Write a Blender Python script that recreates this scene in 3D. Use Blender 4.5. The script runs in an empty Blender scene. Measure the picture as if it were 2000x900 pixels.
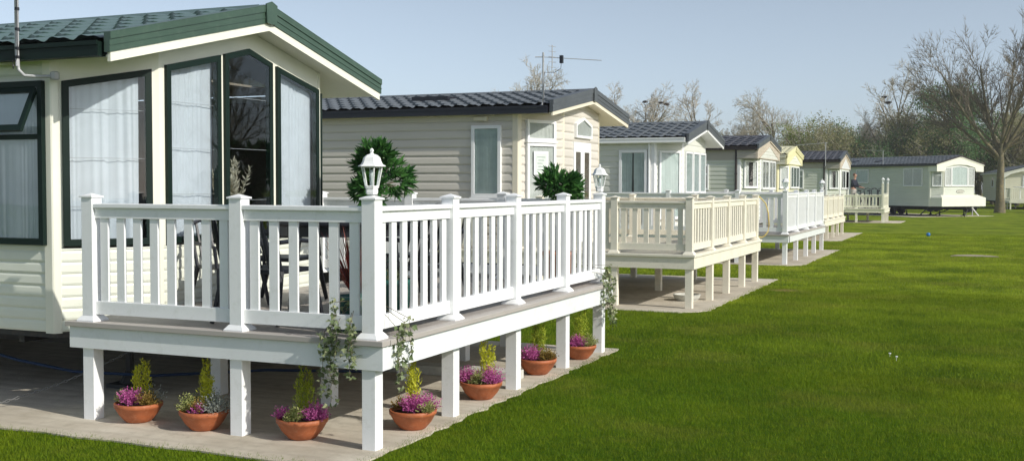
import bpy, math, random
import numpy as np
from mathutils import Vector, Matrix
rad = math.radians
scene = bpy.context.scene
COL = scene.collection
# ------------------------------------------------------------------ camera
CAM = Vector((0, 0, 1.8))
YAW, PITCH, ROLL = 0.4046, 0.0404, 0.0023
r_ = Vector((math.cos(YAW), math.sin(YAW), 0)); f_ = Vector((-math.sin(YAW), math.cos(YAW), 0)); u_ = Vector((0, 0, 1))
F_ = f_*math.cos(PITCH) - u_*math.sin(PITCH); U_ = u_*math.cos(PITCH) + f_*math.sin(PITCH)
R2 = r_*math.cos(ROLL) + U_*math.sin(ROLL); U2 = -r_*math.sin(ROLL) + U_*math.cos(ROLL)
cd = bpy.data.cameras.new('camera'); cam = bpy.data.objects.new('camera', cd); COL.objects.link(cam)
m = Matrix((R2, U2, -F_)).transposed().to_4x4(); m.translation = CAM; cam.matrix_world = m
cd.sensor_width = 36; cd.lens = 2149.5/2000*36; cd.clip_end = 3000; cd.clip_start = 0.05
scene.camera = cam
# ------------------------------------------------------------------ light
SUN_EL, SUN_AZ = 31.0, -11.5        # azimuth from +X towards +Y
w = bpy.data.worlds.new('World'); scene.world = w; w.use_nodes = True
nt = w.node_tree; nt.nodes.clear()
sky = nt.nodes.new('ShaderNodeTexSky'); sky.sky_type = 'NISHITA'; sky.sun_disc = False
sky.sun_elevation = rad(SUN_EL); sky.sun_rotation = rad(90 - SUN_AZ)
sky.air_density = 0.65; sky.dust_density = 1.1; sky.ozone_density = 2.6; sky.altitude = 200
hs = nt.nodes.new('ShaderNodeHueSaturation'); hs.inputs['Saturation'].default_value = 0.56; hs.inputs['Hue'].default_value = 0.487
bg = nt.nodes.new('ShaderNodeBackground'); bg.inputs['Strength'].default_value = 0.132
wo = nt.nodes.new('ShaderNodeOutputWorld')
nt.links.new(sky.outputs[0], hs.inputs['Color']); nt.links.new(hs.outputs[0], bg.inputs[0]); nt.links.new(bg.outputs[0], wo.inputs[0])
sl = bpy.data.lights.new('sun', 'SUN'); sl.energy = 3.6; sl.angle = rad(0.6); sl.color = (1, .95, .86)
so = bpy.data.objects.new('sun', sl); COL.objects.link(so)
sdir = Vector((math.cos(rad(SUN_EL))*math.cos(rad(SUN_AZ)), math.cos(rad(SUN_EL))*math.sin(rad(SUN_AZ)), math.sin(rad(SUN_EL))))
so.rotation_euler = sdir.to_track_quat('Z', 'Y').to_euler(); so.location = sdir*60
scene.view_settings.view_transform = 'Standard'; scene.view_settings.look = 'None'
scene.view_settings.exposure = 0.16; scene.view_settings.gamma = 1
scene.render.engine = 'CYCLES'; scene.cycles.max_bounces = 8; scene.cycles.transparent_max_bounces = 16

# ------------------------------------------------------------------ materials
def newmat(name):
    m = bpy.data.materials.new(name); m.use_nodes = True
    t = m.node_tree; b = t.nodes['Principled BSDF']; return m, t, b
def ncoord(t, scale=(1, 1, 1)):
    tc = t.nodes.new('ShaderNodeNewGeometry'); mp = t.nodes.new('ShaderNodeMapping'); mp.inputs['Scale'].default_value = scale
    t.links.new(tc.outputs['Position'], mp.inputs['Vector']); return mp.outputs[0]
def noise(t, vec, sc, det=4, rough=.6):
    n = t.nodes.new('ShaderNodeTexNoise'); n.inputs['Scale'].default_value = sc; n.inputs['Detail'].default_value = det
    n.inputs['Roughness'].default_value = rough; t.links.new(vec, n.inputs['Vector']); return n.outputs['Fac']
def ramp(t, fac, stops):
    r = t.nodes.new('ShaderNodeValToRGB'); e = r.color_ramp.elements
    while len(e) < len(stops): e.new(.5)
    for i, (p, c) in enumerate(stops): e[i].position = p; e[i].color = (*c, 1)
    t.links.new(fac, r.inputs[0]); return r.outputs[0]
def mixc(t, fac, a, b, mode='MIX'):
    x = t.nodes.new('ShaderNodeMix'); x.data_type = 'RGBA'; x.blend_type = mode
    for i, v in ((0, fac), (6, a), (7, b)):
        if hasattr(v, 'links') or hasattr(v, 'is_linked'): t.links.new(v, x.inputs[i])
        elif i == 0: x.inputs[0].default_value = v
        else: x.inputs[i].default_value = (*v, 1)
    return x.outputs[2]
def bump(t, b, h, strength=.3, dist=.01):
    n = t.nodes.new('ShaderNodeBump'); n.inputs['Strength'].default_value = strength; n.inputs['Distance'].default_value = dist
    t.links.new(h, n.inputs['Height']); t.links.new(n.outputs[0], b.inputs['Normal'])
def mul(c, k): return tuple(min(1, x*k) for x in c)
def paint(name, c, rough=.45, var=.07, sc=1.5, bmp=0, dirt=None, spec=.5, stretch=(1, 1, 1)):
    m, t, b = newmat(name); v = ncoord(t, stretch)
    col = ramp(t, noise(t, v, sc), [(.3, mul(c, 1-var)), (.7, mul(c, 1+var))])
    if dirt: col = mixc(t, ramp(t, noise(t, v, sc*4, 6, .7), [(.52, (0, 0, 0)), (.75, (dirt[3],)*3)]), col, dirt[:3])
    t.links.new(col, b.inputs['Base Color']); b.inputs['Roughness'].default_value = rough
    b.inputs['Specular IOR Level'].default_value = spec
    if bmp: bump(t, b, noise(t, v, sc*30, 3), bmp, .004)
    return m
def foliage(name, stops, trans=.25, rough=.55, island=True, sc=2.0):
    m, t, b = newmat(name)
    g = t.nodes.new('ShaderNodeNewGeometry')
    n = noise(t, ncoord(t), sc, 3)
    a = t.nodes.new('ShaderNodeMath'); a.operation = 'MULTIPLY_ADD'; a.inputs[1].default_value = .55
    t.links.new(g.outputs['Random Per Island'], a.inputs[0])
    a2 = t.nodes.new('ShaderNodeMath'); a2.operation = 'MULTIPLY'; a2.inputs[1].default_value = .45; t.links.new(n, a2.inputs[0])
    t.links.new(a2.outputs[0], a.inputs[2])
    col = ramp(t, a.outputs[0], stops)
    t.links.new(col, b.inputs['Base Color']); b.inputs['Roughness'].default_value = rough; b.inputs['Specular IOR Level'].default_value = .3
    tr = t.nodes.new('ShaderNodeBsdfTranslucent'); t.links.new(col, tr.inputs[0])
    mx = t.nodes.new('ShaderNodeMixShader'); mx.inputs[0].default_value = trans
    t.links.new(b.outputs[0], mx.inputs[1]); t.links.new(tr.outputs[0], mx.inputs[2])
    t.links.new(mx.outputs[0], t.nodes['Material Output'].inputs[0]); return m
def glassmat(name, tint=(.90, .92, .93), refl=2.0):
    m = bpy.data.materials.new(name); m.use_nodes = True; t = m.node_tree; t.nodes.clear()
    o = t.nodes.new('ShaderNodeOutputMaterial'); tr = t.nodes.new('ShaderNodeBsdfTransparent'); tr.inputs[0].default_value = (*tint, 1)
    gl = t.nodes.new('ShaderNodeBsdfGlossy'); gl.inputs['Roughness'].default_value = .01
    fr = t.nodes.new('ShaderNodeFresnel'); fr.inputs[0].default_value = 1.52
    ge = t.nodes.new('ShaderNodeNewGeometry'); fc = t.nodes.new('ShaderNodeTexNoise'); fc.inputs['Scale'].default_value = 1.3; fc.inputs['Detail'].default_value = 0
    t.links.new(ge.outputs['Position'], fc.inputs['Vector'])
    bp = t.nodes.new('ShaderNodeBump'); bp.inputs['Strength'].default_value = .08; bp.inputs['Distance'].default_value = .01
    t.links.new(fc.outputs['Fac'], bp.inputs['Height']); t.links.new(bp.outputs[0], gl.inputs['Normal'])
    k = t.nodes.new('ShaderNodeMath'); k.operation = 'MULTIPLY'; k.use_clamp = True; k.inputs[1].default_value = refl
    mx = t.nodes.new('ShaderNodeMixShader'); bf_ = t.nodes.new('ShaderNodeMath'); bf_.operation = 'SUBTRACT'; bf_.inputs[0].default_value = 1; t.links.new(ge.outputs['Backfacing'], bf_.inputs[1]); km = t.nodes.new('ShaderNodeMath'); km.operation = 'MULTIPLY'; t.links.new(fr.outputs[0], km.inputs[0]); t.links.new(bf_.outputs[0], km.inputs[1]); t.links.new(km.outputs[0], k.inputs[0]); t.links.new(k.outputs[0], mx.inputs[0])
    t.links.new(tr.outputs[0], mx.inputs[1]); t.links.new(gl.outputs[0], mx.inputs[2]); t.links.new(mx.outputs[0], o.inputs[0]); return m
M = {}
M['pvc'] = paint('white_pvc', (.87, .885, .89), .38, .03, 3, dirt=(.55, .56, .5, .35))
M['fascia'] = paint('deck_fascia', (.80, .83, .84), .35, .04, 2, dirt=(.5, .52, .48, .35))
M['board'] = None
M['cream_pvc'] = paint('cream_pvc', (.84, .80, .68), .42, .05, 3, dirt=(.4, .4, .28, .35))
M['cream_pvc_b'] = paint('cream_pvc_b', (.80, .79, .66), .42, .05, 3, dirt=(.4, .4, .28, .35))
M['sid_green'] = paint('siding_pale_cream', (.74, .765, .67), .4, .04, .8, dirt=(.5, .52, .42, .3), stretch=(1, 1, 3))
M['trim_cream'] = paint('trim_cream', (.81, .81, .70), .4, .03, 2)
M['sid_beige'] = paint('siding_beige', (.63, .595, .53), .55, .07, 1.2, stretch=(.5, .5, 7), dirt=(.4, .36, .3, .3))
M['trim_beige'] = paint('trim_beige', (.78, .72, .58), .45, .03, 2)
M['sid_pale'] = paint('siding_pale_grey', (.67, .68, .61), .5, .05, 1, dirt=(.5, .5, .42, .3), stretch=(1, 1, 4))
M['sid_grey'] = paint('siding_sage', (.60, .63, .55), .5, .05, 1, dirt=(.45, .46, .36, .3), stretch=(1, 1, 4))
M['sid_taupe'] = paint('siding_taupe', (.42, .39, .34), .5, .05, 1)
M['pink'] = paint('bargeboard_tan', (.54, .47, .38), .5, .04, 1)
M['yellow'] = paint('siding_yellow', (.76, .715, .43), .5, .04, 1)
M['yroof'] = paint('roof_cream', (.66, .64, .46), .5, .06, 1)
M['sid_yel'] = paint('siding_cream_yellow', (.66, .65, .50), .5, .05, 1)
M['white'] = paint('white_upvc', (.85, .86, .86), .3, .02, 3)
M['green'] = paint('green_metal', (.050, .092, .066), .33, .10, 3, dirt=(.09, .13, .10, .5), spec=.5)
M['greenroof'] = paint('green_roof', (.085, .145, .13), .28, .12, 4, dirt=(.12, .17, .15, .5), spec=.7)
M['darkgreen'] = paint('dark_green_frame', (.007, .018, .014), .45, .1, 3, spec=.2)
M['roof'] = paint('slate_roof', (.125, .14, .155), .42, .14, 2.5, dirt=(.19, .20, .19, .5), bmp=.3)
M['roofb'] = paint('brown_slate_roof', (.085, .088, .105), .45, .15, 2.5, dirt=(.15, .14, .13, .5), bmp=.3)
M['black'] = paint('black_trim', (.018, .019, .026), .35, .1, 3)
M['grey'] = paint('grey_barge', (.085, .095, .105), .4, .1, 3, dirt=(.14, .15, .15, .5))
M['brown'] = paint('dark_brown_trim', (.035, .025, .024), .4, .1, 3)
M['chassis'] = paint('chassis_steel', (.03, .03, .032), .6, .2, 4, dirt=(.10, .06, .04, .5))
M['zinc'] = paint('galvanised', (.42, .43, .44), .35, .15, 12, spec=.7)
M['curtain'] = paint('net_curtain', (.70, .74, .78), .9, .06, 5)
M['curtain_g'] = paint('curtain_pale_green', (.62, .70, .64), .9, .08, 9)
M['curtain_w'] = paint('curtain_cream', (.66, .66, .60), .9, .08, 9)
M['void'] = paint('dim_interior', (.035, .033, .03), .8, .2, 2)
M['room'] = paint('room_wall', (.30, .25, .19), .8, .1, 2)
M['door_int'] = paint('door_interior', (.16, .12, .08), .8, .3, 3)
M['terra'] = paint('terracotta', (.40, .115, .040), .6, .2, 9, dirt=(.46, .25, .15, .45), bmp=.15)
M['soil'] = paint('soil', (.035, .022, .014), .95, .3, 20, bmp=.6)
M['furn'] = paint('dark_resin', (.012, .014, .020), .4, .1, 3)
M['potgreen'] = paint('green_glaze', (.03, .12, .10), .25, .15, 5)
M['stone'] = paint('pale_stone', (.55, .55, .5), .8, .12, 12)
M['bigtwig'] = paint('big_tree_twigs', (.20, .17, .125), .9, .25, .5)
M['bark'] = paint('bark', (.12, .10, .065), .9, .3, 3, dirt=(.30, .27, .10, .7), bmp=.6)
M['barkmoss'] = paint('mossy_bark', (.16, .14, .09), .9, .25, 2.0, dirt=(.36, .27, .07, .9), bmp=.6)
M['twig'] = paint('twigs', (.46, .41, .33), .9, .25, .5)
M['twigdark'] = paint('dark_twigs', (.42, .385, .30), .9, .25, .4)
M['nest'] = paint('nest_sticks', (.07, .052, .04), .95, .2, 8)
M['bay'] = foliage('bay_leaves', [(.1, (.010, .045, .012)), (.45, (.030, .11, .022)), (.75, (.07, .19, .04)), (1, (.16, .30, .09))], .18, .38)
M['ivy'] = foliage('ivy_leaves', [(.1, (.05, .08, .03)), (.45, (.14, .19, .08)), (.7, (.34, .37, .20)), (1, (.55, .56, .38))], .2, .5)
M['conifer'] = foliage('golden_conifer', [(.1, (.26, .30, .02)), (.45, (.58, .60, .04)), (1, (.82, .80, .10))], .35, .6, sc=20)
M['conifer_b'] = foliage('green_conifer', [(.1, (.15, .22, .02)), (.5, (.38, .46, .04)), (1, (.62, .64, .08))], .35, .6, sc=20)
M['heather'] = foliage('pink_heather', [(.1, (.16, .03, .11)), (.4, (.50, .09, .33)), (1, (.80, .30, .60))], .3, .7, sc=20)
M['heatherg'] = foliage('cream_heather', [(.1, (.12, .14, .03)), (.5, (.38, .42, .14)), (1, (.62, .62, .30))], .3, .7, sc=20)
M['heathero'] = foliage('bronze_heather', [(.1, (.10, .07, .015)), (.5, (.28, .18, .04)), (1, (.42, .34, .08))], .3, .7, sc=20)
M['heatherw'] = foliage('silver_leaf', [(.1, (.14, .16, .13)), (.5, (.35, .38, .34)), (1, (.55, .58, .54))], .3, .7, sc=20)
M['cordy'] = foliage('red_cordyline', [(.1, (.05, .008, .010)), (.5, (.20, .03, .02)), (1, (.38, .10, .05))], .3, .45, sc=8)
M['pampas'] = foliage('dried_grass', [(.1, (.50, .46, .34)), (.5, (.74, .70, .56)), (1, (.85, .83, .70))], .4, .8, sc=8)
M['spring'] = foliage('spring_leaves', [(.1, (.16, .21, .04)), (.5, (.28, .34, .08)), (1, (.42, .48, .15))], .5, .6, sc=.25)
M['spring_b'] = foliage('olive_leaves', [(.1, (.19, .19, .09)), (.5, (.31, .30, .15)), (1, (.44, .42, .23))], .5, .6, sc=.25)
M['evergreen'] = foliage('dark_green_leaves', [(.1, (.07, .15, .06)), (.5, (.13, .24, .09)), (1, (.22, .36, .14))], .5, .6, sc=.25)
M['glass'] = glassmat('window_glass'); M['glassb'] = glassmat('lamp_glass', (.8, .85, .85), 1.5)
def wood_deck(name, c, ang=0):
    m, t, b = newmat(name); v = ncoord(t)
    wv = t.nodes.new('ShaderNodeTexWave'); wv.bands_direction = 'Y'; wv.inputs['Scale'].default_value = 9.0; wv.inputs['Distortion'].default_value = 0
    t.links.new(v, wv.inputs['Vector'])
    n = noise(t, ncoord(t, (.6, 8, 1)), 3, 5)
    col = mixc(t, ramp(t, wv.outputs['Fac'], [(.0, (1, 1, 1)), (.25, (0, 0, 0))]), ramp(t, n, [(.3, mul(c, .82)), (.7, mul(c, 1.15))]), mul(c, .55))
    t.links.new(col, b.inputs['Base Color']); b.inputs['Roughness'].default_value = .55
    bump(t, b, wv.outputs['Fac'], .5, .006); return m
M['deck'] = wood_deck('deck_boards', (.44, .40, .36)); M['deckc'] = wood_deck('deck_boards_cream', (.60, .56, .45))
M['edge'] = paint('deck_edge_board', (.42, .39, .36), .55, .06, 3, stretch=(1, 1, 6))
def concrete_mat():
    m, t, b = newmat('concrete'); v = ncoord(t)
    n1 = noise(t, v, .9, 6, .65); n2 = noise(t, v, 7, 8, .7); n3 = noise(t, v, 60, 3)
    col = ramp(t, n1, [(.3, (.43, .375, .29)), (.55, (.60, .545, .445)), (.75, (.70, .65, .55))])
    col = mixc(t, ramp(t, n2, [(.50, (0, 0, 0)), (.72, (.6,)*3)]), col, (.33, .29, .22))
    wv = t.nodes.new('ShaderNodeTexWave'); wv.bands_direction = 'Y'; wv.inputs['Scale'].default_value = 1.6; wv.inputs['Distortion'].default_value = 2.0
    wv.inputs['Detail'].default_value = 3; t.links.new(v, wv.inputs['Vector'])
    col = mixc(t, ramp(t, wv.outputs['Fac'], [(.0, (.16,)*3), (.35, (0, 0, 0))]), col, (.28, .24, .19))
    t.links.new(col, b.inputs['Base Color']); b.inputs['Roughness'].default_value = .9
    bump(t, b, mixc(t, .5, n3, wv.outputs['Fac']), .5, .012); return m
M['concrete'] = concrete_mat()
def grass_col(t):
    v = ncoord(t)
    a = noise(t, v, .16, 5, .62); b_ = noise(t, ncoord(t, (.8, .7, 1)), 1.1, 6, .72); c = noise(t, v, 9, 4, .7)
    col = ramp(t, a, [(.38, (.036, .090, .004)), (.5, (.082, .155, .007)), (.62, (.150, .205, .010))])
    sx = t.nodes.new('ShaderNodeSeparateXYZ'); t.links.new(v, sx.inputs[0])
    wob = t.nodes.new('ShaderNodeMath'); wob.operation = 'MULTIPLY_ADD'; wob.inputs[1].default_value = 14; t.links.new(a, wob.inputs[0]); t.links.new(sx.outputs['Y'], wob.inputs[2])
    far = t.nodes.new('ShaderNodeMapRange'); far.inputs[1].default_value = 16; far.inputs[2].default_value = 32; far.inputs[3].default_value = 0; far.inputs[4].default_value = .85  # blades' brighter look at low viewing angles, painted into the colour along Y
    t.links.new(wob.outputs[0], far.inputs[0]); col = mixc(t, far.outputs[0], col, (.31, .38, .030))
    mow = t.nodes.new('ShaderNodeTexWave'); mow.bands_direction = 'Y'; mow.inputs['Scale'].default_value = .085; mow.inputs['Distortion'].default_value = 3.5; mow.inputs['Detail'].default_value = 3; mow.inputs['Detail Scale'].default_value = .6
    t.links.new(ncoord(t, (.45, 1, 1)), mow.inputs['Vector']); col = mixc(t, ramp(t, mow.outputs['Fac'], [(.15, (.32,)*3), (.75, (0, 0, 0))]), col, (.070, .125, .006))
    col = mixc(t, ramp(t, b_, [(.36, (.75,)*3), (.58, (0, 0, 0))]), col, (.040, .092, .005))
    col = mixc(t, ramp(t, c, [(.5, (0, 0, 0)), (.8, (.55,)*3)]), col, (.20, .22, .015))
    d_ = noise(t, ncoord(t, (1, 1.3, 1)), .55, 6, .7); col = mixc(t, ramp(t, d_, [(.50, (0, 0, 0)), (.70, (.45,)*3)]), col, (.235, .215, .045))
    # a worn brown spot in the turf
    mp = t.nodes.new('ShaderNodeNewGeometry'); vm = t.nodes.new('ShaderNodeVectorMath'); vm.operation = 'DISTANCE'
    vm.inputs[1].default_value = (-3.166, 19.37, 0); t.links.new(mp.outputs['Position'], vm.inputs[0])
    ad = t.nodes.new('ShaderNodeMath'); ad.operation = 'MULTIPLY_ADD'; ad.inputs[1].default_value = .45; t.links.new(c, ad.inputs[0]); t.links.new(vm.outputs['Value'], ad.inputs[2])
    col = mixc(t, ramp(t, ad.outputs[0], [(.28, (.85,)*3), (.55, (0, 0, 0))]), col, (.24, .17, .07))
    return col
def lawn_mat():
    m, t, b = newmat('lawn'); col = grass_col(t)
    f = noise(t, ncoord(t), 45, 4, .8)
    col = mixc(t, ramp(t, f, [(.35, (.55,)*3), (.65, (0, 0, 0))]), col, (.022, .050, .004))
    hs2 = t.nodes.new('ShaderNodeHueSaturation'); t.links.new(col, hs2.inputs['Color']); hs2.inputs['Value'].default_value = 1.15; col = hs2.outputs[0]
    t.links.new(col, b.inputs['Base Color']); b.inputs['Roughness'].default_value = .95; b.inputs['Specular IOR Level'].default_value = .04
    bump(t, b, f, .9, .03); return m
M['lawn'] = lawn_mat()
def blade_mat():
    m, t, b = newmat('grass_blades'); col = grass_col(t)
    g = t.nodes.new('ShaderNodeNewGeometry')
    col = mixc(t, ramp(t, g.outputs['Random Per Island'], [(0, (.0,)*3), (1, (.42,)*3)]), col, (.20, .25, .012))
    hsv = t.nodes.new('ShaderNodeHueSaturation'); t.links.new(col, hsv.inputs['Color']); hsv.inputs['Value'].default_value = 1.32; col = hsv.outputs[0]
    t.links.new(col, b.inputs['Base Color']); b.inputs['Roughness'].default_value = .65; b.inputs['Specular IOR Level'].default_value = .08
    tr = t.nodes.new('ShaderNodeBsdfTranslucent'); t.links.new(col, tr.inputs[0])
    mx = t.nodes.new('ShaderNodeMixShader'); mx.inputs[0].default_value = .35
    t.links.new(b.outputs[0], mx.inputs[1]); t.links.new(tr.outputs[0], mx.inputs[2])
    t.links.new(mx.outputs[0], t.nodes['Material Output'].inputs[0]); return m
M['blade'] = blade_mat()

# ------------------------------------------------------------------ mesh helpers
class MB:
    def __init__(s): s.v = []; s.f = []
    def face(s, pts):
        i = len(s.v); s.v += [tuple(p) for p in pts]; s.f.append(tuple(range(i, i+len(pts))))
    def box(s, x0, x1, y0, y1, z0, z1):
        i = len(s.v); s.v += [(x, y, z) for z in (z0, z1) for y in (y0, y1) for x in (x0, x1)]
        s.f += [tuple(i+k for k in q) for q in ((0, 2, 3, 1), (4, 5, 7, 6), (0, 1, 5, 4), (2, 6, 7, 3), (0, 4, 6, 2), (1, 3, 7, 5))]
        return s
    def extrude(s, pts, vec):
        vec = Vector(vec); n = len(pts); i = len(s.v); s.v += [tuple(p) for p in pts] + [tuple(Vector(p)+vec) for p in pts]
        s.f.append(tuple(range(i, i+n))); s.f.append(tuple(range(i+2*n-1, i+n-1, -1)))
        for k in range(n): s.f.append((i+k, i+n+k, i+n+(k+1) % n, i+(k+1) % n))
        return s
    def ring(s, A, B, vec):
        vec = Vector(vec); n = len(A); i = len(s.v)
        for P in (A, B): s.v += [tuple(p) for p in P]
        for P in (A, B): s.v += [tuple(Vector(p)+vec) for p in P]
        for k in range(n):
            j = (k+1) % n
            s.f += [(i+k, i+j, i+n+j, i+n+k), (i+2*n+k, i+3*n+k, i+3*n+j, i+2*n+j), (i+k, i+2*n+k, i+2*n+j, i+j), (i+n+k, i+n+j, i+3*n+j, i+3*n+k)]
        return s
    def tube(s, pts, r, n=6, caps=True):
        pts = [Vector(p) for p in pts]; rr = r if isinstance(r, (list, tuple)) else [r]*len(pts); base = len(s.v)
        for k, p in enumerate(pts):
            t = (pts[min(k+1, len(pts)-1)]-pts[max(k-1, 0)]).normalized()
            a = t.cross(Vector((0, 0, 1)) if abs(t.z) < .95 else Vector((1, 0, 0))).normalized(); b = t.cross(a)
            for j in range(n):
                q = 2*math.pi*j/n; s.v.append(tuple(p + (a*math.cos(q)+b*math.sin(q))*rr[k]))
        for k in range(len(pts)-1):
            for j in range(n): s.f.append((base+k*n+j, base+k*n+(j+1) % n, base+(k+1)*n+(j+1) % n, base+(k+1)*n+j))
        if caps: s.f.append(tuple(range(base, base+n))); s.f.append(tuple(base+(len(pts)-1)*n+j for j in range(n-1, -1, -1)))
        return s
    def lathe(s, prof, n, c=(0, 0, 0), ph=0, sx=1, sy=1):
        base = len(s.v)
        for r, z in prof:
            for j in range(n):
                q = 2*math.pi*j/n+ph; s.v.append((c[0]+r*math.cos(q)*sx, c[1]+r*math.sin(q)*sy, c[2]+z))
        for k in range(len(prof)-1):
            for j in range(n): s.f.append((base+k*n+j, base+k*n+(j+1) % n, base+(k+1)*n+(j+1) % n, base+(k+1)*n+j))
        s.f.append(tuple(base+j for j in range(n-1, -1, -1))); s.f.append(tuple(base+(len(prof)-1)*n+j for j in range(n)))
        return s
    def leaf(s, p, d, up, L, W, fold=.0):
        d = d.normalized(); sd = d.cross(up)
        if sd.length < 1e-3: sd = d.cross(Vector((1, .3, 0)))
        sd.normalize(); nn = sd.cross(d)
        i = len(s.v)
        s.v += [tuple(p), tuple(p+d*L*.45+sd*W*.5+nn*fold*L), tuple(p+d*L), tuple(p+d*L*.45-sd*W*.5+nn*fold*L)]
        s.f += [(i, i+1, i+2), (i, i+2, i+3)]
    def build(s, name, mat, parent=None, smooth=False, bevel=0, org=None):
        me = bpy.data.meshes.new(name)
        v = s.v
        if org is not None: v = [(a-org[0], b-org[1], c-org[2]) for a, b, c in v]
        me.from_pydata(v, [], s.f); me.update()
        if isinstance(mat, str): mat = M[mat]
        me.materials.append(mat)
        if smooth: me.polygons.foreach_set('use_smooth', [True]*len(me.polygons))
        o = bpy.data.objects.new(name, me); COL.objects.link(o)
        if parent is not None: o.parent = parent
        if org is not None and parent is None: o.location = org
        if bevel:
            b = o.modifiers.new('bevel', 'BEVEL'); b.width = bevel; b.segments = 2; b.limit_method = 'ANGLE'; b.angle_limit = rad(40)
        return o
def npmesh(name, V, Fc, mat, parent=None, nper=3):
    me = bpy.data.meshes.new(name); nv = len(V); nf = len(Fc)
    me.vertices.add(nv); me.vertices.foreach_set('co', np.asarray(V, np.float32).ravel())
    me.loops.add(nf*nper); me.loops.foreach_set('vertex_index', np.asarray(Fc, np.int32).ravel())
    me.polygons.add(nf); me.polygons.foreach_set('loop_start', np.arange(0, nf*nper, nper, dtype=np.int32))
    me.update(calc_edges=True); me.materials.append(M[mat] if isinstance(mat, str) else mat)
    o = bpy.data.objects.new(name, me); COL.objects.link(o); o.parent = parent; return o
def thing(name, label, cat, loc=(0, 0, 0), rz=0, group=None):
    o = bpy.data.objects.new(name, None); COL.objects.link(o); o.empty_display_size = .2
    o.location = loc; o.rotation_euler = (0, 0, rz); return tag(o, label, cat, group)
def tag(o, label, cat, group=None):
    o['label'] = label; o['category'] = cat
    if group: o['group'] = group
    return o
def struct(o, kind='structure'): o['kind'] = kind; return o
def copy_tree(o, parent=None, label=None):
    c = o.copy(); COL.objects.link(c); c.parent = parent
    if label: c['label'] = label
    for ch in list(o.children): copy_tree(ch, c)
    return c
def clip(poly, a, b, c):      # keep a*u+b*z<=c
    out = []
    for i in range(len(poly)):
        P, Q = poly[i], poly[(i+1) % len(poly)]; fp = a*P[0]+b*P[1]-c; fq = a*Q[0]+b*Q[1]-c
        if fp <= 0: out.append(P)
        if (fp < 0 < fq) or (fq < 0 < fp):
            t = fp/(fp-fq); out.append((P[0]+(Q[0]-P[0])*t, P[1]+(Q[1]-P[1])*t))
    return out
def inset(poly, w):
    n = len(poly); area = sum(poly[i][0]*poly[(i+1) % n][1]-poly[(i+1) % n][0]*poly[i][1] for i in range(n)); sg = 1 if area > 0 else -1
    ln = []
    for i in range(n):
        (x0, y0), (x1, y1) = poly[i], poly[(i+1) % n]; dx, dy = x1-x0, y1-y0; L = math.hypot(dx, dy)
        nx, ny = -dy/L*sg, dx/L*sg; ln.append((nx, ny, nx*x0+ny*y0+w))
    out = []
    for i in range(n):
        a1, b1, c1 = ln[i-1]; a2, b2, c2 = ln[i]; D = a1*b2-a2*b1
        out.append(((c1*b2-c2*b1)/D, (a1*c2-a2*c1)/D))
    return out
class Panel:
    def __init__(s, O, d, n=None):
        s.O = Vector(O); s.d = Vector(d).normalized(); s.n = Vector(n).normalized() if n else Vector((s.d.y, -s.d.x, 0))
    def P(s, u, z, w=0): return Vector((s.O.x, s.O.y, 0)) + s.d*u + s.n*w + Vector((0, 0, z))
    def poly(s, pl, w=0): return [s.P(u, z, w) for u, z in pl]
    def prism(s, mb, pl, w0, w1): mb.extrude(s.poly(pl, w0), s.n*(w1-w0))
    def siding(s, mb, u0, u1, z0, z1, course, t=.014, planes=()):
        z = z0
        while z < z1-1e-4:
            zt = min(z+course, z1); pl = [(u0, z), (u1, z), (u1, zt), (u0, zt)]
            # two bands per board: curved shiplap profile
            prev = None
            for (fa, fb, oa, ob) in ((0, .18, .55, 1.0), (.18, .75, 1.0, .75), (.75, 1, .75, .0)):
                za, zb = z+(zt-z)*fa, z+(zt-z)*fb; q = [(u0, za), (u1, za), (u1, zb), (u0, zb)]
                for a, b, c in planes:
                    q = clip(q, a, b, c)
                    if len(q) < 3: break
                if len(q) >= 3: mb.face([s.P(u, zz, t*(oa+(ob-oa)*(zz-za)/(zb-za))) for u, zz in q])
            q = [(u0, z), (u1, z)]
            if all(a*((u0+u1)/2)+b*z <= c for a, b, c in planes): mb.face([s.P(u0, z, 0), s.P(u1, z, 0), s.P(u1, z, t*.55), s.P(u0, z, t*.55)])
            z = zt
def curtain_mesh(pn, mb, u0, u1, z0, z1f, w, amp=.012, per=.07, seed=0):
    rnd = random.Random(seed); n = max(6, int((u1-u0)/per*6)); top = []; bot = []; ph = 0
    for k in range(n+1):
        u = u0+(u1-u0)*k/n; ph += (2*math.pi*(u1-u0)/n/per)*(.6+.8*rnd.random())
        ph += (2*math.pi*(u1-u0)/n/per)*.5*math.sin(u*9+seed)
        a = amp*math.sin(ph)*(0.7+.3*rnd.random())*(.75+.6*math.sin(u*13+seed*2)) + amp*.8*math.sin(u*21+seed); z1 = z1f(u) if callable(z1f) else z1f
        top.append(pn.P(u, z1, w+a*.5)); bot.append(pn.P(u+.01*math.sin(ph*.31), z0, w+a))
    i = len(mb.v); mb.v += [tuple(p) for p in top+bot]
    for k in range(n): mb.f.append((i+k, i+k+1, i+n+1+k+1, i+n+1+k))
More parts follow.
